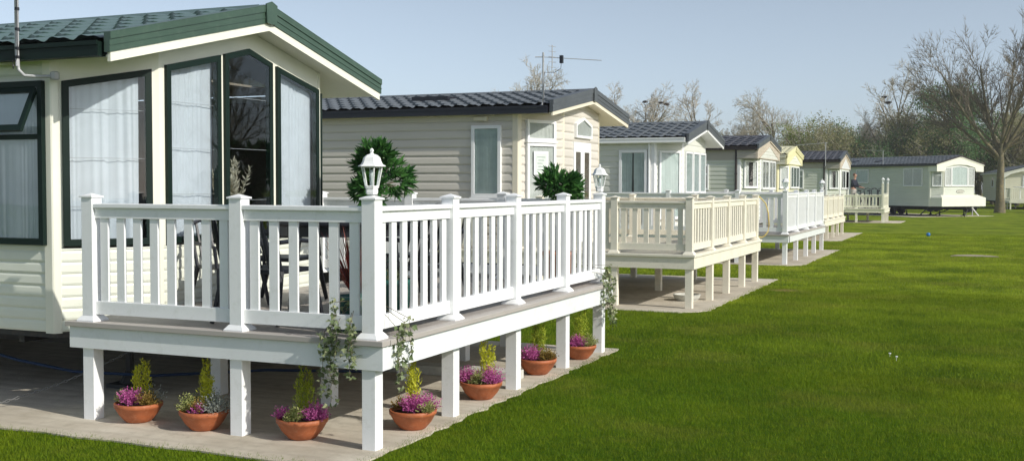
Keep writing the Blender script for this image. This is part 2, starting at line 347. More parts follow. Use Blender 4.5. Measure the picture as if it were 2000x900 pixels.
def window(pn, root, poly, fw=.05, frame='white', curtain='curtain_g', w0=.026, depth=.045, cover=1.0, mull=(), trans=None, open_=None, label=None, seed=0, sill=True, bars=None, void=True, name='window', both=False):
    """framed window proud of the wall; poly is convex, (u,z) counter-clockwise"""
    mb = MB(); inn = inset(poly, fw); mb.ring(pn.poly(poly, w0-.026), pn.poly(inn, w0-.026), pn.n*(depth+.026))
    zs = [z for u, z in inn]; us = [u for u, z in inn]; z0, z1 = min(zs), max(zs); ua, ub = min(us), max(us)
    for mu in mull: pn.prism(mb, [(mu-.02, z0), (mu+.02, z0), (mu+.02, z1-.002), (mu-.02, z1-.002)], w0-.01, w0+depth-.008)
    if trans: pn.prism(mb, [(ua, trans-.022), (ub, trans-.022), (ub, trans+.022), (ua, trans+.022)], w0-.01, w0+depth-.006)
    if sill:
        A = min(u for u, z in poly); B = max(u for u, z in poly); zb = min(z for u, z in poly)
        pn.prism(mb, [(A-.02, zb-.025), (B+.02, zb-.025), (B+.02, zb-.002), (A-.02, zb-.002)], w0-.012, w0+depth+.02)
    f = mb.build(name, frame, root, bevel=.003)
    if label: f['label'] = label
    g = MB(); pn.prism(g, inset(poly, fw-.004), w0+.024, w0+.028); g.build('pane', 'glass', f)
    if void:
        b = MB(); pn.prism(b, inset(poly, fw-.004), w0-.004, w0-.001); b.build('dim_room_backing', 'void', f)  # dark sheet standing in for the unlit room behind the pane
    if curtain:
        def top(u):
            z = z1; 
            for i in range(len(inn)):
                (a, za), (b, zb) = inn[i], inn[(i+1) % len(inn)]
                if abs(b-a) > 1e-6 and (min(a, b)-1e-6 <= u <= max(a, b)+1e-6):
                    zz = za+(zb-za)*(u-a)/(b-a)
                    if zz > (z0+z1)/2+.1*(z1-z0): z = min(z, zz)
            return z-.004
        c = MB(); W = (ub-ua)
        if cover >= .99: curtain_mesh(pn, c, ua, ub, z0+.004, top, w0+.012, .006, .06, seed)
        else:
            curtain_mesh(pn, c, ua, ua+W*cover*.5, z0+.004, top, w0+.012, .006, .05, seed)
            curtain_mesh(pn, c, ub-W*cover*.5, ub, z0+.004, top, w0+.012, .006, .05, seed+1)
        c.build('curtain', curtain, f, smooth=True)
    return f
# ------------------------------------------------------------------ ground
mb = MB()
g = 24
xs = [-260+520*i/g for i in range(g+1)]; ys = [-60+560*i/g for i in range(g+1)]
mb.face([(-230, -60, 0), (230, -60, 0), (230, 330, 0), (-230, 330, 0)])
struct(mb.build('lawn', 'lawn'))
def rough_pad(name, x0, x1, y0, y1, h=.012, cut=0):
    rnd = random.Random(name); pts = []
    def edge(a, b, n, j):
        for k in range(n):
            t = k/n; pts.append((a[0]+(b[0]-a[0])*t+rnd.uniform(-j, j), a[1]+(b[1]-a[1])*t+rnd.uniform(-j, j), 0.002))
    edge((x0, y0), (x1-cut, y0), 40, .02)
    edge((x1-cut, y0), (x1, y0+cut), 6, .02)
    edge((x1, y0+cut), (x1, y1), 40, .03); edge((x1, y1), (x0, y1), 40, .03); edge((x0, y1), (x0, y0), 4, 0)
    return struct(MB().extrude(pts, (0, 0, h)).build('concrete_pad', 'concrete'))
PADS = [(-18, -3.66, 5.93, 11.55), (-18, -3.62, 15.25, 21.5), (-18, -3.75, 25.35, 32.2), (-18, -4.3, 37.4, 44.6), (-18, -3.75, 57.3, 61.2)]
for i, p in enumerate(PADS): rough_pad('pad%d' % i, *p, cut=.35 if i else .12)
# ------------------------------------------------------------------ decks
def lantern(loc, label, s=1.0):
    s *= .88
    t = thing('post_lantern', label, 'lantern', loc, rad(12), 'white lanterns on deck posts'); t.scale = (s, s, s)
    MB().lathe([(.042, 0), (.05, .015), (.048, .045), (.055, .05), (.055, .058)], 6).build('lantern_base', 'white', t)
    fr = MB()
    for k in range(6):
        q0 = math.pi/3*k; a = Vector((.050*math.cos(q0), .050*math.sin(q0), .055)); b = Vector((.082*math.cos(q0), .082*math.sin(q0), .215)); fr.tube([a, b], .006, 5)
        q1 = math.pi/3*(k+1)
        for rr, z in ((.052, .062), (.081, .212)): fr.tube([(rr*math.cos(q0), rr*math.sin(q0), z), (rr*math.cos(q1), rr*math.sin(q1), z)], .006, 5)
    fr.build('lantern_frame', 'white', t)
    MB().lathe([(.045, .056), (.075, .212)], 6).build('lantern_glass', 'glassb', t)
    MB().lathe([(.012, .058), (.014, .12), (.022, .14), (.020, .175), (.008, .19)], 10).build('bulb', 'pvc', t, smooth=True)
    MB().lathe([(.112, .215), (.108, .222), (.088, .232), (.076, .255), (.068, .282), (.045, .302), (.016, .312), (.010, .322), (.016, .332), (.014, .345), (.004, .355)], 6).build('lantern_roof', 'white', t)
    return t
def make_deck(label, x0, x1, y0, y1, zf, zb, zp, front, side, rear=(), left=None, pvc='pvc', fasc='fascia', floor='deck', edge='edge', inner=(), rh=.055, sp=.155, solid=False, pw=.052, legs_front=None, tall=None, bal=.036, frontrail=True):
    """front: x of posts on the near edge (last = corner), side: y of the posts on the lawn edge after the corner"""
    xc = front[-1]; yc = y0+.10
    t = thing('deck', label, 'deck', (x0, y0, 0)); org = (x0, y0, 0)
    def B(name, mb, mat, par=t, **k): return mb.build(name, mat, par, org=org if True else None, **k)
    def Bc(name, mb, mat, par, **k): return mb.build(name, mat, par, org=org, **k)
    B('decking', MB().box(x0+.03, x1-.03, y0+.03, y1-.03, zf-.035, zf), floor)
    e = MB(); e.box(x0, x1, y0-.005, y0+.10, zf-.036, zf+.002); e.box(x1-.10, x1+.005, y0+.102, y1, zf-.036, zf+.002); B('edge_board', e, edge, bevel=.004)
    for bx in ((x0+.02, x1-.017, y0+.025, y0+.05), (x1-.045, x1-.02, y0+.052, y1-.02), (x0+.02, x1-.047, y1-.045, y1-.02)):
        B('fascia', MB().box(bx[0], bx[1], bx[2], bx[3], zb, zf-.038), fasc)
    posts = [(x, yc) for x in front] + [(xc, y) for y in side]
    rposts = [(x, side[-1]) for x in rear]
    legs = [(x, yc) for x in (legs_front or front)] + [(xc, y) for y in side]
    for x, y in legs + list(inner): B('leg', MB().box(x-pw, x+pw, y-pw, y+pw, .005, zb if (x, y) in legs else zf-.04), pvc, bevel=.003)
    def post(x, y, top=None):
        z = (top or zp)-.03
        p = B('post', MB().box(x-pw, x+pw, y-pw, y+pw, zf+.002, z), pvc, bevel=.003)
        c = MB(); h = pw+.011; c.box(x-h, x+h, y-h, y+h, z, z+.012)
        i = len(c.v); h2 = pw+.008; c.v += [(x-h2, y-h2, z+.012), (x+h2, y-h2, z+.012), (x+h2, y+h2, z+.012), (x-h2, y+h2, z+.012), (x, y, z+.034)]
        c.f += [(i, i+1, i+4), (i+1, i+2, i+4), (i+2, i+3, i+4), (i+3, i, i+4)]
        Bc('post_cap', c, pvc, p)
        b = MB(); i = 0; q = pw+.030; r = pw+.003; b.box(x-q, x+q, y-q, y+q, zf+.002, zf+.012)
        i = len(b.v); b.v += [(x+sx*q, y+sy*q, zf+.012) for sx, sy in ((-1, -1), (1, -1), (1, 1), (-1, 1))] + [(x+sx*r, y+sy*r, zf+.045) for sx, sy in ((-1, -1), (1, -1), (1, 1), (-1, 1))]
        b.f += [(i+k, i+(k+1) % 4, i+4+(k+1) % 4, i+4+k) for k in range(4)]
        Bc('post_base', b, pvc, p)
    for i, (x, y) in enumerate(posts+rposts): post(x, y, tall if (tall and i in (len(front)-1, len(posts)-1)) else None)
    def rail(ax, a, b, c):
        # ax 'x': along x from a to b at y=c
        L = b-a; zt = zp-.075
        def bx(u0, u1, h, z0, z1):
            return (u0, u1, c-h, c+h, z0, z1) if ax == 'x' else (c-h, c+h, u0, u1, z0, z1)
        h = Bc('handrail', MB().box(*bx(a, b, .045, zt-.035, zt)), pvc, t, bevel=.006)
        B('rail_beam', MB().box(*bx(a+.001, b-.001, .022, zt-.035-rh-.02, zt-.036)), pvc, t)
        B('bottom_rail', MB().box(*bx(a+.001, b-.001, .022, zf+.055, zf+.155)), pvc, t, bevel=.003)
        if solid and ax == 'y': n = max(3, int(L/.12))
        else: n = max(2, round(L/sp))
        for k in range(n):
            u = a+L*(k+.5)/n
            B('baluster', MB().box(*bx(u-bal, u+bal, .011, zf+.156, zt-.036-rh-.02)), pvc, t)
    if frontrail:
        for a, b in zip(front, front[1:]): rail('x', a+pw, b-pw, yc)
        if left is not None: rail('x', left, front[0]-pw, yc)
    ys = [yc]+list(side)
    for a, b in zip(ys, ys[1:]): rail('y', a+pw, b-pw, xc)
    rx = sorted([x for x in rear]+[xc])
    for a, b in zip(rx, rx[1:]): rail('x', a+pw, b-pw, side[-1])
    return t
D1 = make_deck('nearest white deck with purple heather pots around its legs', -6.43, -3.65, 6.35, 11.36, .763, .563, 1.735, [-6.25, -4.88, -3.79], [7.64, 8.885, 10.13, 11.235],
     rear=[-7.3, -6.09, -4.92], inner=[(-6.0, 7.64), (-4.88, 7.62), (-4.88, 8.885), (-4.88, 10.13), (-6.0, 10.13), (-4.88, 11.235), (-6.0, 11.235)], sp=.158)
D2 = make_deck('cream deck on square legs behind the nearest white deck', -8.3, -3.84, 15.72, 20.98, .80, .59, 1.655, [-6.3, -5.09, -3.945], [17.13, 18.35, 19.65, 20.86],
     rear=[-8.0, -6.35, -5.1], pvc='cream_pvc', fasc='cream_pvc', floor='deckc', edge='cream_pvc', inner=[(-5.1, 18.3), (-5.1, 20.8), (-6.3, 18.3), (-6.3, 20.8)], sp=.165, rh=.06, left=-8.2)
D3 = make_deck('white deck with two lanterns and white boarded side, third in the row', -9, -4.08, 25.65, 32.12, .70, .51, 1.72, [-6.95, -5.29, -4.19], [27.35, 29.0, 30.45, 31.98],
     rear=[-8.5, -6.9, -5.6], inner=[(-5.4, 28.8), (-5.4, 31.9), (-6.9, 28.8), (-6.9, 31.9)], left=-8.9, solid=True)
MB().box(.01, .03, 0, .03, 0, .19).build('fascia_joint', 'black', D3).location = (4.88, .16, .513)
D4 = make_deck('small cream deck behind the white lantern deck', -7.3, -4.82, 37.64, 43.6, .665, .47, 1.53, [-6.5, -4.94], [39.05, 40.65, 42.0, 43.45],
     rear=[-6.6], pvc='cream_pvc', fasc='cream_pvc', floor='deckc', edge='cream_pvc', solid=True, left=-7.2)
D5 = make_deck('farthest deck of the row, cream with two tall lantern posts', -9, -4.5, 57.6, 60.9, .70, .50, 1.47, [-7.3, -5.87, -4.62], [58.5, 59.3, 60.0, 60.75],
     rear=[-7.3, -5.9], pvc='cream_pvc_b', fasc='cream_pvc_b', floor='deckc', edge='cream_pvc_b', left=-8.8, tall=1.96, solid=True, inner=[(-6.6, 60.7), (-5.6, 60.7)])
lantern((-3.79, 6.45, 1.739), 'white lantern on the near corner post of the nearest deck')
lantern((-3.79, 11.235, 1.739), 'white lantern on the far corner post of the nearest deck', .95)
lantern((-4.19, 25.75, 1.724), 'white lantern on the near corner of the third deck', .95)
lantern((-4.19, 31.98, 1.724), 'white lantern on the far corner of the third deck', .95)
lantern((-4.62, 57.7, 1.964), 'cream lantern on the near tall post of the farthest deck', 1.0)
lantern((-4.62, 60.75, 1.964), 'cream lantern on the far tall post of the farthest deck', 1.0)
# ------------------------------------------------------------------ caravans
def tile_roof(mb, x0, x1, sgn, ye, ze, yr, zr, px=.24, py=.36, dx=.03, wave=.022, step=.034):
    """pan-tiled metal sheet from the eave (|y|=ye) up to the ridge (|y|=yr)"""
    sl = Vector((0, sgn*(yr-ye), zr-ze)); L = sl.length; sl.normalize(); nrm = Vector((0, -sgn*0, 0)); nrm = Vector((0, sgn*abs(sl.z), abs(sl.y)))
    nx = int((x1-x0)/dx); ts = []
    k = 0
    while k*py < L-.01:
        ts += [(k*py, 1.0), (min((k+1)*py, L)-.004, 0.0)]; k += 1
    base = len(mb.v)
    for t, st in ts:
        for i in range(nx+1):
            x = x0+(x1-x0)*i/nx; ph = (x % px)/px
            h = wave*(math.sin(ph*2*math.pi)*.6+.4*math.sin(ph*4*math.pi+.6))
            off = .03*math.cos(ph*2*math.pi)*0.9 if st else .03*math.cos(ph*2*math.pi)*.9
            tt = max(0, min(L, t+off*(1 if 0 < t < L-.05 else 0)))
            p = Vector((x, sgn*ye, ze))+sl*tt+nrm*(h+step*st+.012); mb.v.append(tuple(p))
    for j in range(len(ts)-1):
        for i in range(nx): a = base+j*(nx+1)+i; mb.f.append((a, a+1, a+nx+2, a+nx+1))
def caravan(name_label, cat, X, Y, rz=0, hw=1.9, hr=2.02, ov=.25, cd=.5, bf=1.23, L=10.5, zw=.6, ze=2.80, za=3.30, bh=.17, trim=.05, dark_h=None,
            sid='sid_green', trimm='trim_cream', roof='roof', barge='grey', gut='black', course=.13, front=(), near=(), side=(), px=.24, pelmet=None, gable_fill='siding', corner=.05, front_sid_top=None, bargecol=None,
            pipe=None, tdx=.03, band=None, far=(), t=.014, frieze=None, fin=True, hollow=False, farwin=True):
    R = thing('static_caravan', name_label, cat, (X, Y, 0), rz)
    s = (za-ze)/hr                                  # soffit slope
    zs = lambda y: za - s*abs(y)
    xf = -ov; xa = -ov-cd
    pf = Panel((xf, 0, 0), (0, 1, 0), (1, 0, 0))
    chl = math.hypot(cd, hw-bf)
    pn = Panel((xa, -hw, 0), (cd, hw-bf, 0)); pq = Panel((xf, bf, 0), (-cd, hw-bf, 0))
    ps = Panel((xa, -hw, 0), (-1, 0, 0), (0, -1, 0)); pb = Panel((xa, hw, 0), (-1, 0, 0), (0, 1, 0))
    # far side, back, floor
    wl = MB(); ztop = ze+.06
    ps.siding(wl, 0, L, zw, min(ztop, zs(hw)), course, t)
    wl.build('side_wall', sid, R)
    w2 = MB(); w2.box(xa-L, xa, hw-.03, hw, zw, zs(hw)); w2.box(xa-L, xa-L+.03, -hw+.01, hw-.032, zw, zs(hw)-.02)
    w2.build('rear_wall', sid, R)
    fl = MB(); pts = [(xa-L, -hw+.02, zw-.05), (xa, -hw+.02, zw-.05), (xf-.02, -bf, zw-.05), (xf-.02, bf, zw-.05), (xa, hw-.02, zw-.05), (xa-L, hw-.02, zw-.05)]
    fl.extrude(pts, (0, 0, .04)); fl.build('floor', 'chassis', R)
    # bay walls
    A, B = Vector((xa, -hw)), Vector((xf, -bf))
    yz = lambda u: zs(hw-(hw-bf)*u/chl)
    bay = MB()
    def wins(seq): return [q[0] for q in seq]
    def wall_piece(p, u0, u1, z0, z1f, kind):
        if u1-u0 < .005: return
        if kind == 'siding':
            pl = []
            # planes under the soffit
            pa, pb_ = z1f
            p.siding(bay, u0, u1, z0, 4.2, course, t, planes=pl+list(z1f))
    # roof planes in panel coordinates
    f_planes = [(s, 1, za), (-s, 1, za)]
    n_planes = [(-s*(hw-bf)/chl, 1, zs(hw))]
    q_planes = [(s*(hw-bf)/chl, 1, zs(bf))]
    holed = hollow
    if not holed:
        pf.siding(bay, -bf, bf, zw, za, course, t, f_planes)
        pn.siding(bay, 0, chl, zw, za, course, t, n_planes); pq.siding(bay, 0, chl, zw, za, course, t, q_planes)
    else:
        zsill = hollow
        pf.siding(bay, -bf, bf, zw, zsill, course, t); pn.siding(bay, 0, chl, zw, zsill, course, t); pq.siding(bay, 0, chl, zw, zsill, course, t)
        hd = MB()
        def column(p, zf, u0, u1, polytop=None, peak=None):
            # post or header under the soffit; polytop = list of (u,z) of window head from left to right
            us = [u0]+([peak] if peak is not None and u0 < peak < u1 else [])+[u1]
            top = [(u, zf(u)-.002) for u in us][::-1]
            low = polytop if polytop else [(u0, zsill), (u1, zsill)]
            p.prism(hd, low+top, -.02, .012)
        for p, zf, seq, uu, pk in ((pf, lambda u: zs(u), front, (-bf, bf), 0), (pn, yz, near, (0, chl), None), (pq, lambda u: zs(bf+(hw-bf)*u/chl), far, (0, chl), None)):
            cur = uu[0]
            for q in seq:
                pl = q[0]; u0 = min(a for a, b in pl); u1 = max(a for a, b in pl); zl = min(b for a, b in pl)
                column(p, zf, cur, u0, peak=pk)
                head = [c for c in pl if c[1] > zl+.5]; head.sort()
                column(p, zf, u0, u1, head, pk if pk is not None else None)
                cur = u1
            column(p, zf, cur, uu[1], peak=pk)
        hd.build('bay_header', trimm, R)
    bay.build('bay_wall', sid, R)
    ct = MB(); c = corner
    ct.extrude([Vector((xa, -hw, zw-.01))+Vector(q) for q in ((-c*1.6, -.02, 0), (.006, -.02, 0), (.018, -.012, 0), (c*1.0, c*.9-.01, 0), (c*.9, c*1.1, 0), (-c*1.6, -.0, 0))], (0, 0, zs(hw)-zw+.005))
    ct.build('corner_trim', trimm, R)
    for sg, yb in ((-1, -bf), (1, bf)):
        ct = MB(); ct.extrude([(xf+.02, yb-c*.0*sg, zw), (xf+.022, yb-sg*c*.8, zw), (xf-.0, yb-sg*c*.8, zw), (xf-.03, yb+sg*c*.6, zw), (xf-.012, yb+sg*c*.75, zw)], (0, 0, zs(bf)-zw)); ct.build('corner_trim', trimm, R)
    for q in front: window(pf, R, q[0], **q[1])
    for q in near: window(pn, R, q[0], **q[1])
    for q in far: window(pq, R, q[0], **q[1])
    for q in side: window(ps, R, q[0], **q[1])
    # soffit: two sloping sheets under the overhang
    so_ = MB()
    for sg in (-1, 1):
        so_.extrude([(xa-.4, 0, za), (0, 0, za), (0, sg*hr, ze), (xa-.4, sg*hr, ze)], (0, 0, .02))
    so_.build('soffit', trimm, R)
    sb = MB()
    for sg in (-1, 1): sb.box(xa-L, xa-.402, min(sg*hw, sg*hr), max(sg*hw, sg*hr), ze-.004, ze+.02)
    sb.build('eave_board', trimm, R)
    # barge boards
    fb = MB(); gb = MB(); zt = za+.02+trim
    for sg in (-1, 1):
        y1 = sg*(hr+.03); z1 = za-s*(hr+.03)
        fb.extrude([(-.015, 0, za-.03), (-.015, y1, z1-.03), (-.015, y1, z1+trim), (-.015, 0, za+trim)], (.030, 0, 0))
        y2 = sg*(hr+.05); z2 = za-s*(hr+.05)
        gb.extrude([(-.03, 0, za+trim), (-.03, y2, z2+trim), (-.03, y2, z2+trim+bh*.9), (-.03, 0, za+trim+bh)], (.056, 0, 0))
        gb.extrude([(.026, 0, za+trim+bh*.30), (.026, y2, z2+trim+bh*.30), (.026, y2, z2+trim+bh*.36), (.026, 0, za+trim+bh*.36)], (.006, 0, 0))
        gb.extrude([(.026, 0, za+trim+bh*.66), (.026, y2, z2+trim+bh*.60), (.026, y2, z2+trim+bh*.9), (.026, 0, za+trim+bh)], (.010, 0, 0))
        gb.extrude([(-.10, 0, za+trim+bh), (-.10, y2, z2+trim+bh*.9), (-.10, y2, z2+trim+bh*.9+.008), (-.10, 0, za+trim+bh+.008)], (.137, 0, 0))
    fb.build('barge_trim', bargecol or trimm, R); gb.build('barge_board', barge, R)
    if fin:
        MB().extrude([(.037, -.085, za+trim+bh-.0), (.037, -.075, za+trim-.01), (.037, 0, za+trim-.02), (.037, .075, za+trim-.01), (.037, .085, za+trim+bh-.0), (.037, 0, za+trim+bh+.03)], (.014, 0, 0)).build('ridge_end_cap', barge, R)
    # roof
    rf = MB(); zr0 = ze+trim+bh*.45; zr1 = za+trim+bh*.75
    tile_roof(rf, xa-L-.1, -.08, -1, hr+.03, zr0, 0, zr1, px=px, dx=tdx)
    rf.extrude([(xa-L-.1, 0, zr1), (-.03, 0, zr1), (-.03, hr+.02, zr0), (xa-L-.1, hr+.02, zr0)], (0, 0, .02))
    ro = rf.build('roof', roof, R, smooth=False)
    MB().extrude([(xa-L-.1, -.11, zr1-.005), (xa-L-.1, 0, zr1+.055), (xa-L-.1, .11, zr1-.005)], (L-xa-.0+.0, 0, 0)).build('ridge_cap', roof, ro)
    # gutter
    gm = MB(); y = -(hr+.03)
    gm.box(xa-L-.1, -.06, y-.055, y+.03, zr0-.115, zr0-.003); gm.box(xa-L-.1, -.06, y-.067, y-.052, zr0-.03, zr0+.004)
    gm.build('gutter', gut, R)
    if pipe:
        pm = MB(); pm.tube([(xa-.12, -hw-.045, zw+.05), (xa-.12, -hw-.045, zr0-.10)], .034, 8)
        for z in (1.1, 2.2): pm.box(xa-.165, xa-.075, -hw-.06, -hw-.003, z, z+.03)
        pm.build('downpipe', pipe, R, smooth=False)
    if frieze:
        MB().box(xa-L, xa-.13, -hw-.026, -hw-.0155, frieze[0], zs(hw)-.01).build('frieze', frieze[1], R)
    if pelmet:
        # boxed gable overhanging the bay: (bottom z, band colour, panel colour, side return colour)
        zb, bandc, panc, retc, xr = pelmet
        g0 = MB(); top = za-.035; yb = hr-.02
        o_ = [(-yb, zb), (yb, zb), (yb, zs(yb)-.032), (0, top), (-yb, zs(yb)-.032)]
        Panel((-.06, 0, 0), (0, 1, 0), (1, 0, 0)).prism(g0, o_, -.03, .04); g0.build('gable_band', bandc, R)
        g1 = MB(); zl = zb+.03; i_ = [(-yb*.86, zl), (yb*.86, zl), (0, top-.16)]
        pp = Panel((-.06, 0, 0), (0, 1, 0), (1, 0, 0)); z = zl; 
        pp.siding(g1, -yb, yb, zl, top, .11, .012, [( (top-.16-zl), yb*.86, (top-.16-zl)*yb*.86+zl*yb*.86), (-(top-.16-zl), yb*.86, (top-.16-zl)*yb*.86+zl*yb*.86)])
        go = g1.build('gable_panel', panc, R); 
        for v in go.data.vertices: v.co.x += .041
        MB().ring(pp.poly([(-yb*.88-.02, zl-.02), (yb*.88+.02, zl-.02), (0, top-.12)], .04), pp.poly(i_, .04), (.02, 0, 0)).build('gable_moulding', bandc, R)
        g2 = MB(); Panel((-.092, -yb, 0), (-1, 0, 0), (0, -1, 0)).siding(g2, 0, xr, zb, ze+.03, .1, .01); g2.box(-.092-xr, -.092, -yb+.002, yb, zb, zb+.02)
        g2.build('gable_return', retc, R)
    # chassis
    ch = MB()
    for yy in (-hw*.55, hw*.55): ch.box(xa-L+.3, xa+.2, yy-.03, yy+.03, zw-.24, zw-.052)
    for k in range(7): ch.box(xa-L+.5+k*1.6, xa-L+.56+k*1.6, -hw+.1, hw-.1, zw-.12, zw-.056)
    co = ch.build('chassis', 'chassis', R)
    for k in range(2):
        for yy in (-hw*.62, hw*.62):
            x = xa-L*.45-k*.75
            wo_ = MB(); n = 20; wo_.extrude([(x+.3*math.cos(2*math.pi*j/n), yy-.09, .31+.3*math.sin(2*math.pi*j/n)) for j in range(n)], (0, .18, 0)); wo_.build('wheel', 'chassis', R)
    for xj in (xa+.0, xa-2.6, xa-5.6, xa-8.6):
        for yy in (-hw*.55, hw*.55):
            j = MB(); j.box(xj-.14, xj+.14, yy-.14, yy+.14, .014, .05); j.lathe([(.09, .05), (.035, .16), (.03, zw-.25)], 8, (xj, yy, 0)); j.build('support_jack', 'chassis', R)
    return R, dict(pf=pf, pn=pn, ps=ps, pq=pq, chl=chl, xa=xa, xf=xf, zs=zs, zr0=zr0, zr1=zr1)
def rect(u0, u1, z0, z1): return [(u0, z0), (u1, z0), (u1, z1), (u0, z1)]
# --- 1: green roofed caravan, full-height dark framed bay
dk = dict(frame='darkgreen', fw=.055, depth=.03, w0=.014, curtain=None, sill=False, void=False)
front1 = [([(-1.155, 1.30), (-.425, 1.30), (-.425, 2.985), (-1.155, 2.82)], dk), ([(-.365, 1.29), (.37, 1.29), (.37, 2.99), (.0, 3.09), (-.365, 3.0)], dk), ([(.445, 1.29), (1.185, 1.29), (1.185, 2.80), (.445, 2.97)], dk)]
near1 = [([(.075, 1.30), (.785, 1.30), (.785, 2.775), (.075, 2.64)], dk)]
far1 = [([(.06, 1.30), (.77, 1.30), (.77, 2.63), (.06, 2.77)], dk)]
H1, I1 = caravan('nearest caravan, cream with green roof and tall dark framed bay windows', 'caravan', -6.2, 8.65, hw=1.9, hr=2.02, ov=.25, cd=.5, bf=1.23, zw=.6, ze=2.785, za=3.275, bh=.165, trim=.045,
    roof='greenroof', barge='green', gut='darkgreen', course=.095, t=.012, front=front1, near=near1, far=far1, hollow=1.285, px=.30, bargecol='trim_cream', fin=True, corner=.045, tdx=.03, L=9)
# curtains, glazing bars and the room behind the bay
pf, pn, pq, ps = I1['pf'], I1['pn'], I1['pq'], I1['ps']
def z_under(pts):
    pts = sorted(pts); return lambda u: float(np.interp(u, [a for a, b in pts], [b for a, b in pts]))
cm = MB(); curtain_mesh(pf, cm, -1.12, -.455, 1.34, z_under([(-1.155, 2.77), (-.425, 2.93)]), -.045, .011, .055, 3); cm.build('net_curtain', 'curtain', H1, smooth=True)
cm = MB(); curtain_mesh(pf, cm, .475, 1.15, 1.34, z_under([(.445, 2.92), (1.185, 2.75)]), -.045, .011, .055, 5); cm.build('net_curtain', 'curtain', H1, smooth=True)
cm = MB(); curtain_mesh(pn, cm, .12, .69, 1.34, z_under([(.075, 2.60), (.785, 2.73)]), -.045, .011, .055, 7); cm.build('net_curtain', 'curtain', H1, smooth=True)
cm = MB(); curtain_mesh(pq, cm, .10, .74, 1.34, z_under([(.06, 2.72), (.77, 2.60)]), -.045, .011, .055, 9); cm.build('net_curtain', 'curtain', H1, smooth=True)
gb = MB()
for z in (1.62, 2.02, 2.42): pn.prism(gb, rect(.13, .73, z, z+.004), -.008, -.004); pf.prism(gb, rect(-1.10, -.48, z+.1, z+.103), -.012, -.006)
for z in (1.66, 2.14, 2.62): pf.prism(gb, rect(-.31, .315, z, z+.004), -.008, -.004)
gb.build('glazing_bars', 'zinc', H1)
rm = MB(); zc = 2.74
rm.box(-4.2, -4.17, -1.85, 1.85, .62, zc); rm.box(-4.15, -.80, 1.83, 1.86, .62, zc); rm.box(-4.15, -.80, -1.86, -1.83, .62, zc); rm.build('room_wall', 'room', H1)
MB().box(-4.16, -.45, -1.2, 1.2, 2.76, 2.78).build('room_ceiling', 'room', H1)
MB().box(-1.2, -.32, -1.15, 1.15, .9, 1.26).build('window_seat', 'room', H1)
# side window with its open top vent
win = MB(); f1 = None
px0 = lambda X: (I1['xa'] - (X+6.2))     # world x -> side panel u
pl = rect(px0(-6.995), px0(-8.0), 1.31, 2.64)
f1 = window(ps, H1, pl, fw=.05, frame='darkgreen', curtain='curtain', depth=.035, trans=2.19, sill=False, label='dark framed side window with its top vent tilted open')
v = MB(); a, b = px0(-7.06), px0(-7.94)
zt, zb_, out = 2.60, 2.235, .17
def vt(u, f, w): return ps.P(u, zt+(zb_-zt)*f, .05+out*f+w)
A_ = [vt(a, 0, 0), vt(b, 0, 0), vt(b, 1, 0), vt(a, 1, 0)]; B_ = [vt(a+.045, .13, 0), vt(b-.045, .13, 0), vt(b-.045, .87, 0), vt(a+.045, .87, 0)]
nv = (A_[1]-A_[0]).cross(A_[3]-A_[0]).normalized()*-.03
v.ring(A_, B_, nv); vo = v.build('vent_sash', 'darkgreen', H1)
MB().face(B_) 
gp = MB(); gp.face([p+nv*.5 for p in B_]); gp.build('pane', 'glass', vo)
# aerial on the corner
am = MB(); am.tube([(-.87, -2.12, 2.74), (-.875, -2.12, 2.86), (-.87, -2.12, 4.3)], .0165, 10)
am.tube([(-.87, -2.12, 2.76), (-.865, -2.115, 2.71), (-.82, -2.1, 2.665), (-.72, -2.03, 2.66), (-.62, -1.97, 2.665)], .014, 8)
ao = am.build('aerial_mast', 'zinc', H1, smooth=True)
tp = MB()
for z in (2.80, 2.87, 3.02, 3.18): tp.lathe([(.0195, z), (.0195, z+.022)], 10, (-.87, -2.12, 0))
tp.build('cable_tie', 'black', ao)
tp = MB(); tp.tube([(-.85, -2.135, 4.3), (-.85, -2.14, 2.82), (-.895, -2.14, 2.72), (-.91, -2.13, 2.78), (-.87, -2.13, 2.86)], .004, 5); tp.build('cable', 'black', ao)
MB().lathe([(.02, -.03), (.036, -.02), (.036, .03), (.02, .04)], 8, (-.64, -1.965, 2.665)).build('bracket', 'zinc', ao)
# --- generic whites
def wopt(**k): d = dict(frame='white', curtain='curtain_g', fw=.05, depth=.04); d.update(k); return d
# --- 2: beige caravan
ch2 = math.hypot(.4, 1.83-.92)
peak2 = [(-.40, 2.62), (.42, 2.62), (.42, 2.86), (.0, 2.98), (-.40, 2.86)]
H2, I2 = caravan('beige clapboard caravan with dark tiled roof, french doors and aerial', 'caravan', -6.2, 18.02, hw=1.83, hr=1.95, ov=.22, cd=.42, bf=.92, zw=.6, ze=2.93, za=3.24, bh=.20, trim=.03,
    sid='sid_beige', trimm='trim_beige', roof='roof', barge='grey', gut='black', course=.14, px=.24, L=11, corner=.05, t=.02,
    near=[(rect(.16, .80, 2.52, 2.86), wopt(curtain='curtain_w', label='transom window above the tall bay window')), (rect(.16, .80, .95, 2.49), wopt(curtain='curtain_w', seed=4, label='tall white framed bay window with a notice in it'))],
    front=[(peak2, wopt(curtain='curtain_w', fw=.045, label='peaked white window over the french doors', sill=False))],
    side=[(rect(.27, .79, 1.62, 2.77), wopt(seed=8, fw=.055))])
pf2, pn2, ps2 = I2['pf'], I2['pn'], I2['ps']
